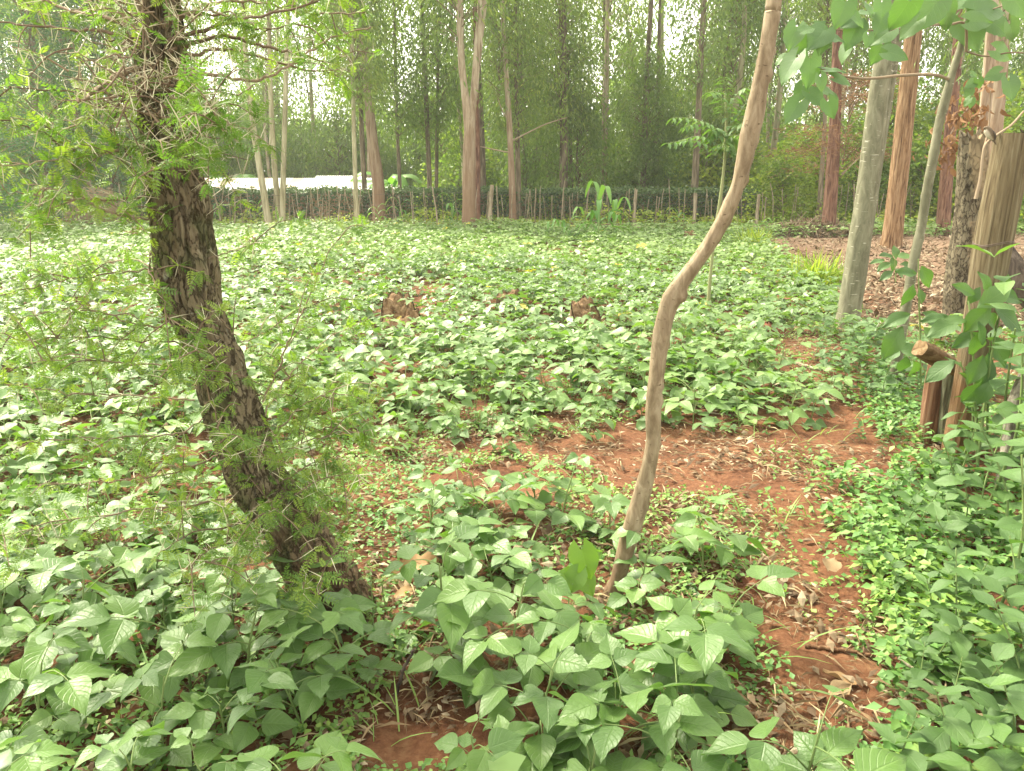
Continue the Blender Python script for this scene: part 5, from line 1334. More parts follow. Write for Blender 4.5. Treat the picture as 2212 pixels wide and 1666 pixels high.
def right_side():
    # big cut post with its wire
    Yp = float(ground(2062, 985)[1])
    root, W, R, P = picture_log('cut_post', 'thick weathered post with a flat cut top and a wire tied round it', 'post', [(2050, 1020, 50), (2066, 960, 54), (2084, 880, 58), (2100, 800, 62), (2118, 700, 66), (2135, 590, 70), (2150, 500, 74), (2166, 420, 74), (2180, 350, 74), (2191, 289, 72)], Yp, Yp, 'post', 64, 150, .007, .8, seed=3, fa=9)
    for py, dz in ((522, 0), (527, .004)):
        k = np.argmin(np.abs(proj(P[:, :3])[1] - py)); c = P[k, :3]; rr = P[k, 3] + .004
        th = np.linspace(0, 2 * math.pi, 40)
        S = np.stack([c[0] + rr * np.cos(th), c[1] + rr * np.sin(th), c[2] + dz + .014 * np.cos(th) + .005 * np.sin(3 * th)], -1)
        mb = MB(); tube(mb, S, .0022, 5, cap=False); rel(mb, W[0]); nobj('wire', mb.mesh('wire', MAT['wire']), root)
    # wire running off to the right of the frame
    a = at(2186, 527, Yp - .02); mb = MB(); tube(mb, resample([a, a + [.6, .1, -.04], a + [1.6, .3, .02]], 20), .0018, 5, cap=False); rel(mb, W[0]); nobj('wire', mb.mesh('wire', MAT['wire']), root)
    # broken snag
    Ys = 8.0
    root, W, R, P = picture_log('broken_snag', 'dead broken trunk with flaking bark and jagged top beside the big cut post', 'dead tree', [(2068, 800, 78), (2074, 700, 66), (2078, 620, 66), (2082, 560, 62), (2092, 490, 58), (2098, 420, 56), (2102, 350, 56), (2104, 300, 54)], Ys, Ys, 'snag', 48, 140, .03, 3.0, .25, 6, 'trunk', fa=4)
    tr = root.children[0].data; co = np.zeros(len(tr.vertices) * 3, np.float32); tr.vertices.foreach_get('co', co); co = co.reshape(-1, 3) + W[0]
    sx, sy, _ = proj(co); wob = 14 * (vnoise(sy * .06, 2.5) - .5)
    bare = inpoly(sx + wob, sy, [(2094, 280), (2140, 280), (2140, 425), (2112, 425), (2098, 390), (2092, 340)]) | inpoly(sx + wob, sy, [(2096, 480), (2140, 470), (2140, 560), (2092, 600)])
    tr.attributes['tint'].data.foreach_set('value', bare.astype(np.float32))
    # split post with chopped log rail
    Yq = float(ground(2010, 955)[1])
    root, W, R, P = picture_log('split_post', 'short split post, half red wood and half mossy rot, under the chopped log', 'post', [(2003, 965, 38), (2008, 920, 36), (2014, 860, 34), (2022, 800, 32), (2028, 762, 28)], Yq, Yq, 'redwood', 18, 50, .012, 2.5, .05, 2)
    mb = MB(); Q = [at(x, y, Yq - .03) for x, y in ((2032, 955), (2037, 900), (2042, 850), (2046, 800), (2048, 765))]
    tube(mb, resample(Q, 40), np.linspace(.034, .026, 40), 16, disp=bark_disp(6, 4, .016, seed=8)); rel(mb, W[0]); nobj('mossy_side', mb.mesh('mossy_side', MAT['mossy']), root)
    lr, W, R, P = picture_log('chopped_log', 'orange freshly chopped log lying across the split post', 'log', [(1986, 752, 34), (2010, 766, 36), (2045, 785, 36), (2085, 806, 34), (2120, 826, 30)], Yq - .12, Yq + .02, 'logwood', 16, 40, .012, 3, .06, 5)
    # dark log leaning behind the post, dead branch before it
    picture_log('charred_log', 'dark charred log leaning behind the big cut post', 'log', [(2290, 720, 50), (2230, 640, 52), (2190, 585, 52), (2160, 540, 48), (2140, 500, 44)], Yp + .35, Yp + .7, 'charred', 20, 60, .01, 2, 0, 9)
    picture_log('dead_branch', 'grey crooked dead branch standing in the bush right of the big cut post', 'branch', [(2160, 1060, 24), (2172, 1000, 24), (2178, 940, 23), (2186, 880, 22), (2200, 838, 20), (2216, 800, 17)], 3.55, 3.7, 'greywood', 16, 60, .005, 6, .03, 12)
    # bare twig beside the post top, with the little bird
    tw = [at(x, y, Yp - .02) for x, y in ((2108, 430), (2118, 385), (2124, 335), (2130, 312), (2156, 290), (2185, 270), (2212, 240))]
    mb = MB(); S = resample(tw, 50); tube(mb, S, np.linspace(.009, .004, 50), 7, .6, disp=bark_disp(3, 20, .002))
    S2 = resample([at(2126, 318, Yp - .02), at(2134, 285, Yp + .02), at(2138, 240, Yp + .04), at(2140, 195, Yp)], 20)
    o = np.array(tw[0])
    root = thing('bare_twig', 'thin bare forked twig rising beside the top of the big cut post', 'twig', o)
    rel(mb, o); nobj('branch', mb.mesh('branch', MAT['twig']), root)
    mb = MB(); tube(mb, S2, np.linspace(.005, .002, 20), 6, .4); rel(mb, o); nobj('branch', mb.mesh('branch', MAT['twig']), root)
    # bird: one body turned round a bent axis, belly pale, back dark
    A = [at(x, y, Yp - .05) for x, y in ((2124, 279), (2127, 277), (2131, 278), (2135, 284), (2139, 291), (2143, 297), (2147, 304), (2151, 312))]
    r_ = np.array([.001, .0075, .0125, .0175, .0185, .0135, .006, .003]) * 1.05
    P = resample(np.c_[np.array(A), r_], 26); mb = MB(); tube(mb, P[:, :3], P[:, 3], 14)
    V = mb.V[0].reshape(-1, 3); ax = P[np.repeat(np.arange(26), 14), :3]; side = (V - ax) / np.maximum(np.linalg.norm(V - ax, axis=1, keepdims=True), 1e-6)
    belly = np.clip(-(side[:, 0] * .75 + side[:, 2] * .55) * 1.4, 0, 1); fpos = np.repeat(np.linspace(0, 1, 26), 14)
    mb.tint[0] = np.where(fpos > .72, .05, belly * .8)
    b0 = np.array(A[4]); rel(mb, b0)
    bird = thing('bird', 'tiny brown bird with pale breast perched on the bare twig', 'bird', b0, data=mb.mesh('bird', MAT['birdb']))
    for s in (-1, 1):
        q = np.array(A[5]) + [-.004, s * .006, -.004]; mb = MB(); tube(mb, np.array([q, q + [-.004, 0, -.012], np.array([q[0] - .006, q[1], q[2] - .026])]), .0011, 4, cap=False); rel(mb, b0); nobj('leg', mb.mesh('leg', MAT['twig']), bird)
    mb = MB(); w0 = np.array(A[3]); w1 = np.array(A[6])
    tube(mb, resample([w0 + [.009, -.012, .004], (w0 + w1) / 2 + [.010, -.013, .002], w1 + [.003, -.004, 0]], 8), [.002, .006, .0075, .007, .006, .0045, .003, .001], 8); rel(mb, b0); nobj('wing', mb.mesh('wing', MAT['charred']), bird)
    # cluster of dead orange leaves hanging between the trunks
    rr = random.Random(3); c0 = at(2075, 262, 9.0)
    root = thing('dead_leafy_branch', 'branch of curled orange dead leaves hanging between the dark trunk and the snag', 'branch', c0)
    S = resample([at(2120, 190, 9.0), at(2098, 225, 9.0), at(2070, 262, 8.95), at(2044, 308, 8.9)], 16); mb = MB(); tube(mb, S, np.linspace(.012, .004, 16), 6, .3); rel(mb, c0); nobj('stem', mb.mesh('stem', MAT['twig']), root)
    lm = [MB().add(*[blade(1, .26, EL, 5, 3, droop=.5, fold=.6, wave=.08, seed=k)[i] for i in (0, 1, 2)]).mesh('leaf', MAT['dryleaf']) for k in range(3)]
    for i in range(170):
        p = S[rr.randrange(16)] + np.array([rr.gauss(0, .11), rr.gauss(0, .1), rr.gauss(-.05, .13)])
        M = frames((p - c0)[None], np.array([[rr.gauss(0, .6), rr.gauss(0, .6), -1]]), np.array([[rr.gauss(0, 1), rr.gauss(0, 1), .2]]), np.array([rr.uniform(.06, .13)]))[0]
        nobj('leaf', lm[i % 3], root, mtx(M))
right_side()

# ------------------------------------------------------------------ broad leaved weeds and bushes on the right
WL_MESH, WL_T, WL_TL = [], [], []
for k in range(5):
    r = random.Random(90 + k); b = blade(1, .30 + .03 * (k % 3), EL, 9, 5, droop=r.uniform(.1, .45), fold=r.uniform(.1, .4), wave=r.uniform(.02, .04), seed=90 + k)
    WL_T.append(b); WL_MESH.append(MB().add(b[0], b[1], None, 0, b[3]).mesh('leaf', MAT['weed'])); WL_TL.append(lowleaf(1, .29, .3))
def weed_model(k):
    r = random.Random(940 + k)
    H = 1.0; pairs = r.choice([5, 6, 6, 7]); S = resample([[0, 0, -.05], [r.gauss(0, .05), r.gauss(0, .05), .5], [r.gauss(0, .12), r.gauss(0, .12), 1.0]], 12)
    mb = MB(); tube(mb, S, np.linspace(.011, .005, 12), 5)
    lv = []; a = r.uniform(0, 6)
    for i in range(pairs):
        f = .22 + .78 * (i + .5) / pairs; p = S[min(11, int(f * 11.5))]; a += math.pi / 2 + r.gauss(0, .25)
        for s in (0, 1):
            aa = a + s * math.pi + r.gauss(0, .15); el = r.uniform(-.15, .55) if f < .9 else r.uniform(.3, .9)
            d = np.array([math.cos(aa), math.sin(aa), el]); lv.append((p, d, np.array([-d[0] * el, -d[1] * el, 1]) + np.array([r.gauss(0, .2), r.gauss(0, .2), 0]), r.uniform(.24, .40) * (1 - .35 * abs(f - .55))))
    return mb.mesh('stem', MAT['stem']), [(r.randrange(5), mtx(frames(p[None], d[None], n[None], np.array([s]))[0])) for p, d, n, s in lv]
WM = [weed_model(k) for k in range(8)]
def weeds():
    r = random.Random(17)
    n = 5200
    y = RNG.uniform(1.15, 6.6, n); x = RNG.uniform(.6, 5.2, n)
    px, py, dep = proj(np.stack([x, y, gz(x, y)], -1))
    poly = [(1850, 900), (1960, 940), (2000, 985), (2500, 960), (2900, 1000), (2900, 1950), (1900, 1950), (1920, 1700), (1930, 1500), (1950, 1390), (1890, 1300), (1840, 1160), (1960, 1060), (1850, 980)]
    poly2 = [(1740, 740), (1790, 720), (1990, 770), (1995, 900), (1900, 900), (1800, 850)]
    ok = inpoly(px, py, poly) | inpoly(px, py, poly2)
    ok &= np.hypot(x - 2.42, y - 4.0) > .12
    x, y, px, py = x[ok], y[ok], px[ok], py[ok]
    # thin out to even spacing
    keep = []
    for i in range(len(x)):
        big = (px[i] > 2070 and py[i] < 1330) or px[i] > 2250
        dmin = .15 if big else .115
        if all((x[i] - x[j]) ** 2 + (y[i] - y[j]) ** 2 > dmin ** 2 for j in keep): keep.append(i)
    x, y, px, py = x[keep], y[keep], px[keep], py[keep]
    m = len(x); dist = np.hypot(x, y); inv = (px > -50) & (px < 2260) & (py < 1800)
    order = np.argsort(dist + 100 * ~inv)
    # depth into the bush sets height
    hgt = np.clip(.10 + (px - np.interp(py, [700, 900, 1000, 1150, 1300, 1480, 1950], [1760, 1890, 1960, 1840, 1870, 1870, 1800])) / 900, .09, .34)
    hgt = np.where(inpoly(px, py, poly2), .26, hgt)
    hgt = np.where((px > 2060) & (py < 1330), np.clip(.42 + (px - 2060) / 300, .42, 1.05), hgt)
    hgt *= RNG.uniform(.75, 1.25, m)
    mb = MB(); by = {}
    print('weeds', m)
    for rank, i in enumerate(order):
        k = r.randrange(8); sm, lv = WM[k]
        h = float(hgt[i]); sxy = min(1.0, .62 * max(h, .2) / h * (.55 if h > .5 else 1)) if h > .3 else 1.0
        B = Matrix.Translation((x[i], y[i], float(gz(x[i], y[i])))) @ Matrix.Rotation(r.uniform(0, 6.28), 4, 'Z') @ Matrix.Rotation(r.gauss(0, .12), 4, 'X')
        Sm = Matrix.Diagonal((h, h, h, 1))
        if rank < 170 and inv[i]:
            if py[i] < 1000: lab, grp = 'leafy weed in the patch between the footpath and the posts', 'weeds between the path and the posts'
            elif h > .42: lab, grp = 'tall leafy weed in the dense bush round the big cut post', 'tall weeds round the cut post'
            else: lab, grp = 'low leafy weed in the green bank right of the footpath', 'weeds in the bank right of the path'
            root = thing('weed_plant', lab, 'weed', group=grp, M=B)
            nobj('stem', sm, root, Sm)
        for wl, M in lv:
            s = h if h < .3 else .3 * (h / .3) ** .35
            L = Matrix.Translation(Sm @ M.translation) @ M.to_3x3().to_4x4() @ Matrix.Identity(4)
            L = Matrix.Translation(Sm @ M.translation) @ (M.to_3x3() * s).to_4x4()
            if rank < 170 and inv[i]: nobj('leaf', WL_MESH[wl], root, L)
            else: by.setdefault(wl, []).append(npm(B @ L))
        if not (rank < 170 and inv[i]) and h > .4:
            b = npm(B); tube(mb, np.array([b[:3, 3], b[:3, 3] + b[:3, 2] * h]), [.006, .003], 4, mi=1, cap=False)
    for k, l in by.items(): mb.add_many(WL_T[k], np.array(l), RNG.uniform(0, .6, len(l)))
    o = nobj('weed_foliage', mb.mesh('weed_foliage', [MAT['weed'], MAT['stem']])); o['kind'] = 'stuff'; o['label'] = 'dense low weeds filling the bank right of the path'
weeds()

BL_MESH = []
for k in range(4):
    r = random.Random(190 + k); b = blade(1, .29, EL, 12, 7, droop=r.uniform(.1, .35), fold=r.uniform(.1, .35), wave=r.uniform(.03, .06), seed=190 + k, ragged=.12)
    BL_MESH.append(MB().add(b[0], b[1], None, 0, b[3]).mesh('leaf', MAT['weed']))
def broad_shrub(name, label, cat, stems, leaves, Y, seed):
    r = random.Random(seed); o = at(*stems[0][0], Y); o[2] = float(gz(o[0], o[1]))
    root = thing(name, label, cat, o)
    for st in stems:
        Q = [at(x, y, Y + r.gauss(0, .02)) for x, y in st]
        S = resample(Q, 24); mb = MB(); tube(mb, S, np.linspace(.008, .004, 24), 7, .2); rel(mb, o); nobj('stem', mb.mesh('stem', MAT['stem']), root)
    for i, (x, y, s, ang, tl) in enumerate(leaves):
        c = at(x, y, Y + r.uniform(-.15, .1)); dep = (c - CAMP) @ FWD
        face_leaf(root, o, BL_MESH[i % 4], c, s * .88 / FPX * dep, ang + r.gauss(0, 6), tl, r)
broad_shrub('broad_leaved_shrub', 'fresh green shrub with very large leaves growing against the big cut post', 'shrub', [[(2112, 1010), (2108, 900), (2104, 800), (2098, 700), (2092, 650)], [(2112, 1000), (2130, 850), (2150, 720), (2165, 650)]],
            [(2083, 625, 62, 150, .6), (2105, 640, 50, 60, .5), (2150, 640, 95, 35, .5), (2178, 640, 80, -10, .7), (2020, 688, 66, -170, .9), (2040, 706, 84, 195, .9), (2065, 690, 60, 170, .9), (2110, 690, 90, -120, .5), (2085, 735, 70, -150, .6), (2110, 750, 80, -70, .4), (2030, 800, 84, -145, .9),
             (2130, 800, 90, -100, .4), (2108, 800, 80, -110, .4), (2150, 700, 90, -40, .6), (2185, 690, 100, -20, .7), (2100, 850, 80, -110, .4), (2160, 760, 100, -60, .5), (2125, 850, 70, -100, .5), (2170, 620, 60, 80, .5), (2130, 610, 60, 120, .4), (2120, 720, 60, 100, .4)], 3.75, 71)
broad_shrub('broad_leaved_sapling', 'single stemmed broad leaved plant growing just right of the pale leafy pole', 'plant', [[(1990, 842), (1988, 780), (1987, 700), (1985, 640), (1984, 560)]],
            [(1958, 588, 55, 170, .7), (2002, 598, 60, -60, .4), (1963, 640, 62, -110, .3), (1937, 690, 70, -160, .8), (2015, 690, 70, -30, .6), (1930, 740, 90, -125, .5), (1952, 790, 60, -90, .5), (1975, 800, 70, -70, .4), (1990, 640, 40, -80, .4), (2010, 725, 60, -50, .6), (1965, 755, 60, 150, .6)], 5.0, 72)
broad_shrub('leafy_clump', 'pale leafy clump at the foot of the orange brown trunk', 'plant', [[(1935, 612), (1934, 590), (1933, 560)]],
            [(1915, 552, 40, 170, .9), (1935, 545, 36, 90, .8), (1955, 552, 40, 10, .9), (1910, 575, 42, -170, .9), (1960, 575, 44, -10, .9), (1930, 570, 36, -90, .7), (1945, 590, 36, -40, .8), (1915, 595, 38, -150, .8), (1895, 565, 36, 180, 1.0), (1975, 560, 30, 20, .9)], 10.6, 73)
def sprout():
    SM = []
    for k in range(5):
        m = HT_MESH[k].copy(); m.materials.clear(); m.materials.append(MAT['sprout']); SM.append(m)
    Y = float(ground(1270, 1310)[1]); r = random.Random(33); o = ground(1275, 1310)
    root = thing('young_sprout', 'bright yellow green sprout with heart shaped leaves at the foot of the tan pole tree', 'sprout', o)
    for i, (x, y, s, ang, tl) in enumerate([(1266, 1222, 82, -75, .25), (1236, 1262, 62, -120, .3), (1282, 1200, 56, 20, .6), (1270, 1265, 60, -60, .4), (1222, 1240, 45, 160, .6)]):
        c = at(x, y, Y - .12 + r.uniform(-.04, .04)); lf = face_leaf(root, o, SM[i], c, s * .85 / FPX * ((c - CAMP) @ FWD), ang, tl, r)
        S = resample([o, (o + c) / 2 + [0, .02, .02], c], 8); mb = MB(); tube(mb, S, .0018, 5); rel(mb, o); nobj('stem', mb.mesh('stem', MAT['stem']), root)
sprout()

# ------------------------------------------------------------------ stumps, clods, sticks and dead leaves
def stump(label, px, py, wpx, front, back, seed, jag=.04, slope_ang=math.pi / 2, hollow=.0):
    g = ground(px, py); dep = (g - CAMP) @ FWD; R = wpx / 2 / FPX * dep
    c = np.array([g[0], g[1] + R, float(gz(g[0], g[1] + R))])
    root = thing('tree_stump', label, 'stump', c)
    seg, nr, nz = 48, 14, 14
    th = np.linspace(0, 2 * math.pi, seg, endpoint=False)
    def top(x, y):
        s = (x * math.cos(slope_ang) + y * math.sin(slope_ang)) / R
        t = np.clip((s + .35) / .8, 0, 1); t = t * t * (3 - 2 * t)
        return front + (back - front) * t + jag * (vnoise(x / R * 2.2 + seed, y / R * 2.2) - .5) * 1.6 + jag * (vnoise(x / R * 7 + seed, y / R * 7) - .5) - hollow * np.exp(-((x / R) ** 2 + ((y / R) - .1) ** 2) * 5)
    rr = R * (1 + .42 * (vnoise(np.cos(th) * 1.6 + seed, np.sin(th) * 1.6) - .5) + .07 * (vnoise(np.cos(th) * 7 + seed, np.sin(th) * 7) - .5))
    mb = MB(); V = []
    for i in range(nz):
        f = i / (nz - 1); q = rr * (1.22 - .22 * f ** .6) * (1 + .05 * (vnoise(np.cos(th) * 9, np.sin(th) * 9, f * 4 + seed) - .5))
        x, y = q * np.cos(th), q * np.sin(th); V.append(np.stack([x, y, -.06 + (top(rr * np.cos(th), rr * np.sin(th)) + .06) * f], -1))
    Q = [[i * seg + j, i * seg + (j + 1) % seg, (i + 1) * seg + (j + 1) % seg, (i + 1) * seg + j] for i in range(nz - 1) for j in range(seg)]
    mb.add(np.concatenate(V), Q); nobj('bark', mb.mesh('bark', MAT['stumpbark']), root)
    mb = MB(); V = []
    for i in range(nr):
        q = rr * (1 - .05 - .93 * i / (nr - 1)); x, y = q * np.cos(th), q * np.sin(th); V.append(np.stack([x, y, top(x, y) - .006], -1))
    Q = [[i * seg + j, i * seg + (j + 1) % seg, (i + 1) * seg + (j + 1) % seg, (i + 1) * seg + j] for i in range(nr - 1) for j in range(seg)]
    V[0] = V[0] + [0, 0, -.004]
    mb.add(np.concatenate(V), Q, [[(nr - 1) * seg, (nr - 1) * seg + j, (nr - 1) * seg + j + 1] for j in range(1, seg - 1)]); nobj('cut_face', mb.mesh('cut_face', MAT['stumpwood']), root)
stump('brown tree stump with tall splintered back and low front, nearer the thorn tree', 858, 722, 88, .10, .33, 1, .09, math.pi * .56, .10)
stump('brown tree stump with a slanting mossy rim, nearer the tan pole tree', 1275, 724, 84, .07, .30, 2, .10, math.pi * .72, .02)
stump('small pale stump half buried in leaves between the two brown stumps', 1098, 672, 50, .12, .19, 3, .05)
stump('grey stump with loose bark at the far left of the field', 278, 527, 46, .18, .3, 4, .08)
stump('low dark stump in the far beans just right of the thorn tree', 533, 543, 30, .16, .24, 5, .05)
stump('small stump at the edge of the far beans near the tan pole tree', 1492, 532, 24, .2, .3, 6, .05)

def clod(label, px, py, w, h, seed, cat='clod', name='soil_clod'):
    g = ground(px, py); dep = (g - CAMP) @ FWD; R = w / 2 / FPX * dep; H = h / FPX * dep
    n, m = 26, 14; V = []
    for i in range(m):
        f = i / (m - 1)
        for j in range(n):
            a = 2 * math.pi * j / n; k = 1 + .55 * (float(vnoise(math.cos(a) * 2.2 + seed, math.sin(a) * 2.2, f * 3)) - .5) + .25 * (float(vnoise(math.cos(a) * 7 + seed, math.sin(a) * 7, f * 9)) - .5)
            V.append((R * k * math.cos(f * math.pi / 2) * math.cos(a), R * k * math.cos(f * math.pi / 2) * math.sin(a), H * math.sin(f * math.pi / 2) * k - .02))
    Q = [[i * n + j, i * n + (j + 1) % n, (i + 1) * n + (j + 1) % n, (i + 1) * n + j] for i in range(m - 1) for j in range(n)]
    thing(name, label, cat, (g[0], g[1] + R * .6, float(gz(g[0], g[1] + R * .6))), data=MB().add(np.array(V), Q).mesh(name, MAT['clod']))
clod('rough brown clod of earth and roots beside the footpath, left of the grey green trunk', 1664, 722, 70, 26, 3)
clod('weedy mound of red earth at the right of the tan pole tree foot', 1645, 1275, 80, 42, 5)
clod('low red clod at the edge of the beans on the path', 1600, 985, 40, 10, 8)

def stick(label, pts, r0, mat='greywood', cat='stick', name='stick', lift=.012, Y=None):
    Q = []
    for px, py, *z in pts: Q.append(ground(px, py, (z[0] if z else lift)))
    S = resample(Q, 24); S = S + np.random.default_rng(int(pts[0][0])).normal(0, r0 * .35, S.shape) * np.array([1, 1, .3])
    mb = MB(); tube(mb, S, np.linspace(r0, r0 * .6, 24), 7, .4, disp=bark_disp(3, 18, r0 * .25)); rel(mb, S[0]); thing(name, label, cat, S[0], data=mb.mesh(name, MAT[mat]))
stick('short slanting broken stick standing in the beans at the far left', [(98, 640, .05), (88, 628, .25), (78, 612, .42)], .035, 'stake')
stick('dark thin stick leaning up between the front bean clumps', [(855, 1500, .02), (870, 1450, .12), (893, 1405, .24)], .006, 'charred')
stick('pale bent stick lying across the footpath near the grey green trunk', [(1695, 775), (1735, 790), (1775, 800)], .02, 'stake')
stick('long thin stick lying along the edge of the beans by the path', [(1470, 890), (1560, 895), (1640, 905), (1700, 915)], .006, 'stake')
stick('short reddish stick lying in the soil at the very front', [(1110, 1560), (1150, 1556), (1190, 1552)], .011, 'redwood')
stick('thin brown stick lying across the path between beans and weeds', [(1740, 1395), (1800, 1402), (1870, 1412), (1920, 1425)], .008, 'redwood')
stick('brown half buried branch in the weeds at the lower right', [(1960, 1400), (2010, 1440), (2070, 1470), (2140, 1480)], .02, 'charred', lift=.03)
stick('long pale stem lying over the weeds at the lower right', [(1940, 1420, .08), (2020, 1480, .08), (2100, 1540, .07), (2160, 1590, .05)], .005, 'stake')
stick('dark stick lying in the middle of the bare soil', [(1540, 1150), (1580, 1158), (1620, 1148)], .008, 'charred')
stick('small curved stick lying on the bare red path', [(1600, 985), (1640, 1000), (1680, 1008)], .006, 'straw')

def dead_leaf(label, px, py, size, yaw, seed, mat='dryleaf', lift=.02):
    b = blade(1, .36, EL, 12, 7, droop=-.15, fold=.35, wave=.09, seed=seed, ragged=.25)
    g = ground(px, py, lift); s = size / FPX * ((g - CAMP) @ FWD)
    thing('dead_leaf', label, 'dead leaf', data=MB().add(b[0], b[1], None, .3, b[3]).mesh('dead_leaf', MAT[mat]), M=RT(g, yaw, 0, .25, s))
dead_leaf('big curled orange brown dead leaf on the soil between the trunks', 862, 1224, 86, .1, 1)
dead_leaf('pale crumpled dead leaf standing at the edge of the path weeds', 1788, 1235, 60, 1.0, 2, 'straw', .05)
dead_leaf('small orange dead leaf below the big curled one', 850, 1290, 50, .5, 3)
dead_leaf('pale strip of dead leaf right of the thorn tree foot', 872, 1280, 40, 1.7, 4, 'straw')
dead_leaf('grey brown dead leaf lying on the path at the lower right', 1850, 1480, 70, 2.6, 5)
dead_leaf('flat tan dead leaf at the bottom of the path', 1790, 1500, 60, .4, 6, 'straw')
dead_leaf('yellowed dead leaf among the beans left of the thorn tree', 338, 1035, 40, 1.2, 7, 'dryleaf', .12)
dead_leaf('dead leaf leaning on the stalks at the very front', 1225, 1600, 50, 2.0, 8, 'straw', .05)

def yellow_tuft(label, px, py, w, h, seed, mat, n=90):
    r = random.Random(seed); g = ground(px, py); dep = (g - CAMP) @ FWD; R = w / 2 / FPX * dep; H = h / FPX * dep
    mb = MB(); bl = blade(1, .03, [(0, .6), (.4, 1), (1, .05)], 4, 2, droop=.4, fold=0)
    P = np.array([[r.gauss(0, R * .4), r.gauss(0, R * .4), 0] for _ in range(n)]); D = np.array([[r.gauss(0, .5), r.gauss(0, .5), 1] for _ in range(n)])
    mb.add_many(bl, frames(P, D, RNG.normal(0, 1, (n, 3)), RNG.uniform(.4, 1.1, n) * H), RNG.uniform(.2, 1, n))
    thing('dry_tuft', label, 'tuft', g, data=mb.mesh('dry_tuft', MAT[mat]))
yellow_tuft('yellow dry tuft in the beans right of the thorn tree trunk', 515, 605, 44, 34, 1, 'straw')
yellow_tuft('big yellow green weed tuft beside the grey green trunk', 1765, 618, 90, 75, 2, 'shrub', 320)
yellow_tuft('yellowish weed tuft at the corner of the field by the leaf litter', 1625, 540, 80, 50, 3, 'shrub', 220)
yellow_tuft('heap of pale dry stalks in the beans at the far left', 70, 700, 110, 40, 4, 'straw', 200)
yellow_tuft('brownish dry tuft at the far edge of the beans under the pale slim gum', 1135, 512, 46, 16, 5, 'straw', 110)

def brush_pile():
    g = ground(1775, 515); r = random.Random(6)
    root = thing('brush_pile', 'heap of dry twigs and leaves at the foot of the red brown trunk', 'brush pile', g)
    mb = MB()
    for i in range(420):
        a = r.uniform(0, 6.28); q = 1.0 * math.sqrt(r.random()); p = np.array([q * math.cos(a) * 1.25, q * math.sin(a) * .7 + .8, r.random() * .45 * (1 - q * .75)])
        d = norm(np.array([r.gauss(0, 1), r.gauss(0, .6), r.gauss(0, .3)])) * r.uniform(.15, .55)
        tube(mb, resample([p - d, p + [0, 0, r.gauss(.03, .05)], p + d + [0, 0, -.05]], 5), [.006, .009, .008, .006, .003], 3, r.uniform(0, .8), cap=False)
    t = nobj('twigs', mb.mesh('twigs', MAT['twig']), root); t['kind'] = 'stuff'
    n = 1600; a = RNG.uniform(0, 6.28, n); q = np.sqrt(RNG.random(n)); P = np.stack([q * np.cos(a) * 1.4, q * np.sin(a) * .8 + .8, .34 * (1 - q ** 1.4) + RNG.uniform(0, .07, n)], -1)
    V = np.array([[0, 0, 0], [.5, .18, .12], [1, 0, .03], [.5, -.18, .09]])
    mb = MB().add_many((V, None, [[0, 1, 2], [0, 2, 3]], None), frames(P, RNG.normal(0, 1, (n, 3)), RNG.normal(0, .6, (n, 3)) + [0, 0, 1], RNG.uniform(.06, .16, n)), RNG.uniform(0, .8, n))
    t = nobj('dead_leaves', mb.mesh('dead_leaves', MAT['litter'], smooth=False), root); t['kind'] = 'stuff'
brush_pile()

# ------------------------------------------------------------------ maize and banana plants
def maize(label, px, py, hpx, nl, seed, lean=0.0, Y=None):
    r = random.Random(seed); g = ground(px, py); dep = (g - CAMP) @ FWD; H = hpx * 1.15 / FPX * dep
    root = thing('maize_plant', label, 'maize', g)
    S = resample([[0, 0, -.05], [lean * .3, 0, H * .45], [lean, 0, H * .85 - abs(lean) * .5]], 12); mb = MB(); tube(mb, S, np.linspace(.014, .006, 12), 7, .3); nobj('stem', mb.mesh('stem', MAT['stem']), root)
    a = r.uniform(0, 3)
    for i in range(nl):
        f = .12 + .85 * i / nl; p = S[min(11, int(f * 12))]; a += math.pi + r.gauss(0, .5)
        L = H * r.uniform(.42, .6); up = r.uniform(.75, 1.15)
        d = np.array([math.cos(a), math.sin(a) * .8, 0])
        pts = [p, p + d * L * .3 + [0, 0, L * .38 * up], p + d * L * .62 + [0, 0, L * .40 * up], p + d * L * .88 + [0, 0, L * .12 * up], p + d * L + [0, 0, -L * .12]]
        C = resample(pts, 14); t = norm(np.gradient(C, axis=0)); side = norm(np.cross(t, [0, 0, 1.0])); w = np.interp(np.linspace(0, 1, 14), [0, .1, .4, .75, 1], [.35, .8, 1, .7, .03]) * H * .05
        rp = .25 * np.sin(np.linspace(0, 9, 14) + r.uniform(0, 6))[:, None] * np.array([0, 0, 1.0])
        V = np.stack([C - side * w[:, None] + (rp + [0, 0, .3]) * w[:, None], C, C + side * w[:, None] + (-rp + [0, 0, .3]) * w[:, None]], 1).reshape(-1, 3)
        Q = [[k * 3 + j, k * 3 + j + 1, k * 3 + 4 + j, k * 3 + 3 + j] for k in range(13) for j in range(2)]
        nobj('leaf', MB().add(V, Q, None, r.uniform(0, .6)).mesh('leaf', MAT['maize']), root)
maize('tallest maize plant in the clump at the far edge of the field', 1292, 528, 112, 9, 1)
maize('second maize plant with wide leaves at the right of the clump', 1322, 524, 82, 8, 2, .1)
maize('short maize plant half hidden in the left of the clump', 1268, 522, 66, 7, 3, -.1)
maize('bent maize plant flopping to the left of the maize clump', 1232, 522, 55, 7, 4, -.55)
maize('maize plant against the hedge right of the curved gum', 866, 492, 52, 8, 5)
maize('dry topped maize plant by the fence left of the double trunked gum', 978, 490, 62, 7, 6)
maize('small maize plant in front of the curved gum base', 818, 492, 46, 7, 7)
maize('maize plant by the stakes right of the thorn tree trunk', 562, 488, 50, 8, 8)
maize('maize plant hidden against the thorn tree at the fence', 462, 492, 52, 7, 9)
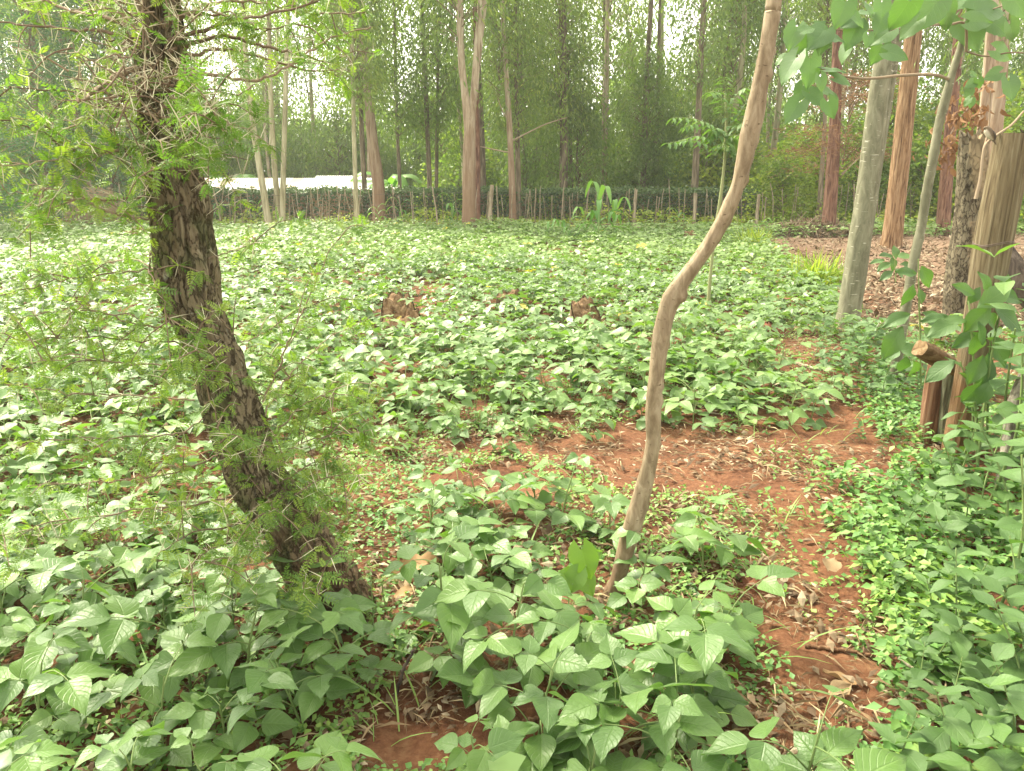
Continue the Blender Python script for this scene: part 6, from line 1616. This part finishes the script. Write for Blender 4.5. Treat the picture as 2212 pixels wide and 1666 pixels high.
maize('young maize plant just right of the tan pole tree bend', 1655, 520, 52, 6, 10, .15)
maize('pale maize plant beside the brown trunk left of the tan pole tree', 1462, 505, 46, 7, 11)

def banana(label, px, Y, top_py, seed, s=1.0, n=8):
    r = random.Random(seed); x = (px - 1106) / FPX * Y * math.cos(PITCH); zg = float(gz(x, Y)); zt = at(px, top_py, Y)[2]; H = max(1.2, (zt - zg) * .62)
    root = thing('banana_plant', label, 'banana plant', (x, Y, zg))
    mb = MB(); tube(mb, resample([[0, 0, -.1], [.03, 0, H * .5], [0, 0, H]], 10), np.linspace(.13, .07, 10), 10); nobj('stem', mb.mesh('stem', MAT['pith']), root)
    for i in range(n):
        a = i * 2.4 + r.uniform(-.4, .4); L = r.uniform(1.3, 2.0) * s; up = r.uniform(.35, 1.0)
        d = np.array([math.cos(a), math.sin(a), 0]); p = np.array([0, 0, H - .05])
        C = resample([p, p + d * L * .25 + [0, 0, L * .4 * up], p + d * L * .6 + [0, 0, L * .45 * up], p + d * L * .95 + [0, 0, L * .1 * up]], 16)
        t = norm(np.gradient(C, axis=0)); side = norm(np.cross(t, [0, 0, 1.0])); w = np.interp(np.linspace(0, 1, 16), [0, .12, .2, .6, .9, 1], [.06, .08, .8, 1, .6, .05]) * .27 * s
        dr = np.array([0, 0, -.35])
        V = np.stack([C - side * w[:, None] + dr * w[:, None], C - side * w[:, None] * .5 + [0, 0, .02], C, C + side * w[:, None] * .5 + [0, 0, .02], C + side * w[:, None] + dr * w[:, None]], 1).reshape(-1, 3)
        Q = [[k * 5 + j, k * 5 + j + 1, k * 5 + 6 + j, k * 5 + 5 + j] for k in range(15) for j in range(4)]
        nobj('leaf', MB().add(V, Q, None, r.uniform(0, .7)).mesh('leaf', MAT['banana']), root)
banana('banana plant with bright leaves behind the end of the white tin roof', 838, 33, 335, 1)
banana('banana plant behind the hedge between the maize clump and grey trunk', 1352, 32, 330, 2, 1.1)
banana('banana plant with upright bluish leaves behind the right leaning grey trunk', 1405, 30, 325, 3, 1.1)
banana('banana plant with arching leaf behind the brown trunk left of the sapling', 1545, 31, 330, 4)
banana('banana plant in the gap behind the orange trunk', 1895, 33, 300, 5)
banana('banana plant behind the rusty roof', 500, 37, 340, 6)

# ------------------------------------------------------------------ hazy air
def haze():
    x0, x1, y0, y1, z0, z1 = -290, 290, -30, 440, -6, 24
    V = [(x0, y0, z0), (x1, y0, z0), (x1, y1, z0), (x0, y1, z0), (x0, y0, z1), (x1, y0, z1), (x1, y1, z1), (x0, y1, z1)]
    F = [(0, 3, 2, 1), (4, 5, 6, 7), (0, 1, 5, 4), (1, 2, 6, 5), (2, 3, 7, 6), (3, 0, 4, 7)]
    m, nt, out = newmat('hazy air')
    v = nt.nodes.new('ShaderNodeVolumePrincipled')
    v.inputs['Color'].default_value = (0.96, 0.97, 0.95, 1); v.inputs['Density'].default_value = 0.0013; v.inputs['Anisotropy'].default_value = 0.3
    nt.links.new(v.outputs[0], out.inputs['Volume'])
    o = nobj('haze', MB().add(V, F).mesh('haze', m, smooth=False)); o['kind'] = 'stuff'; o['label'] = 'thin pale haze in the air'
haze()
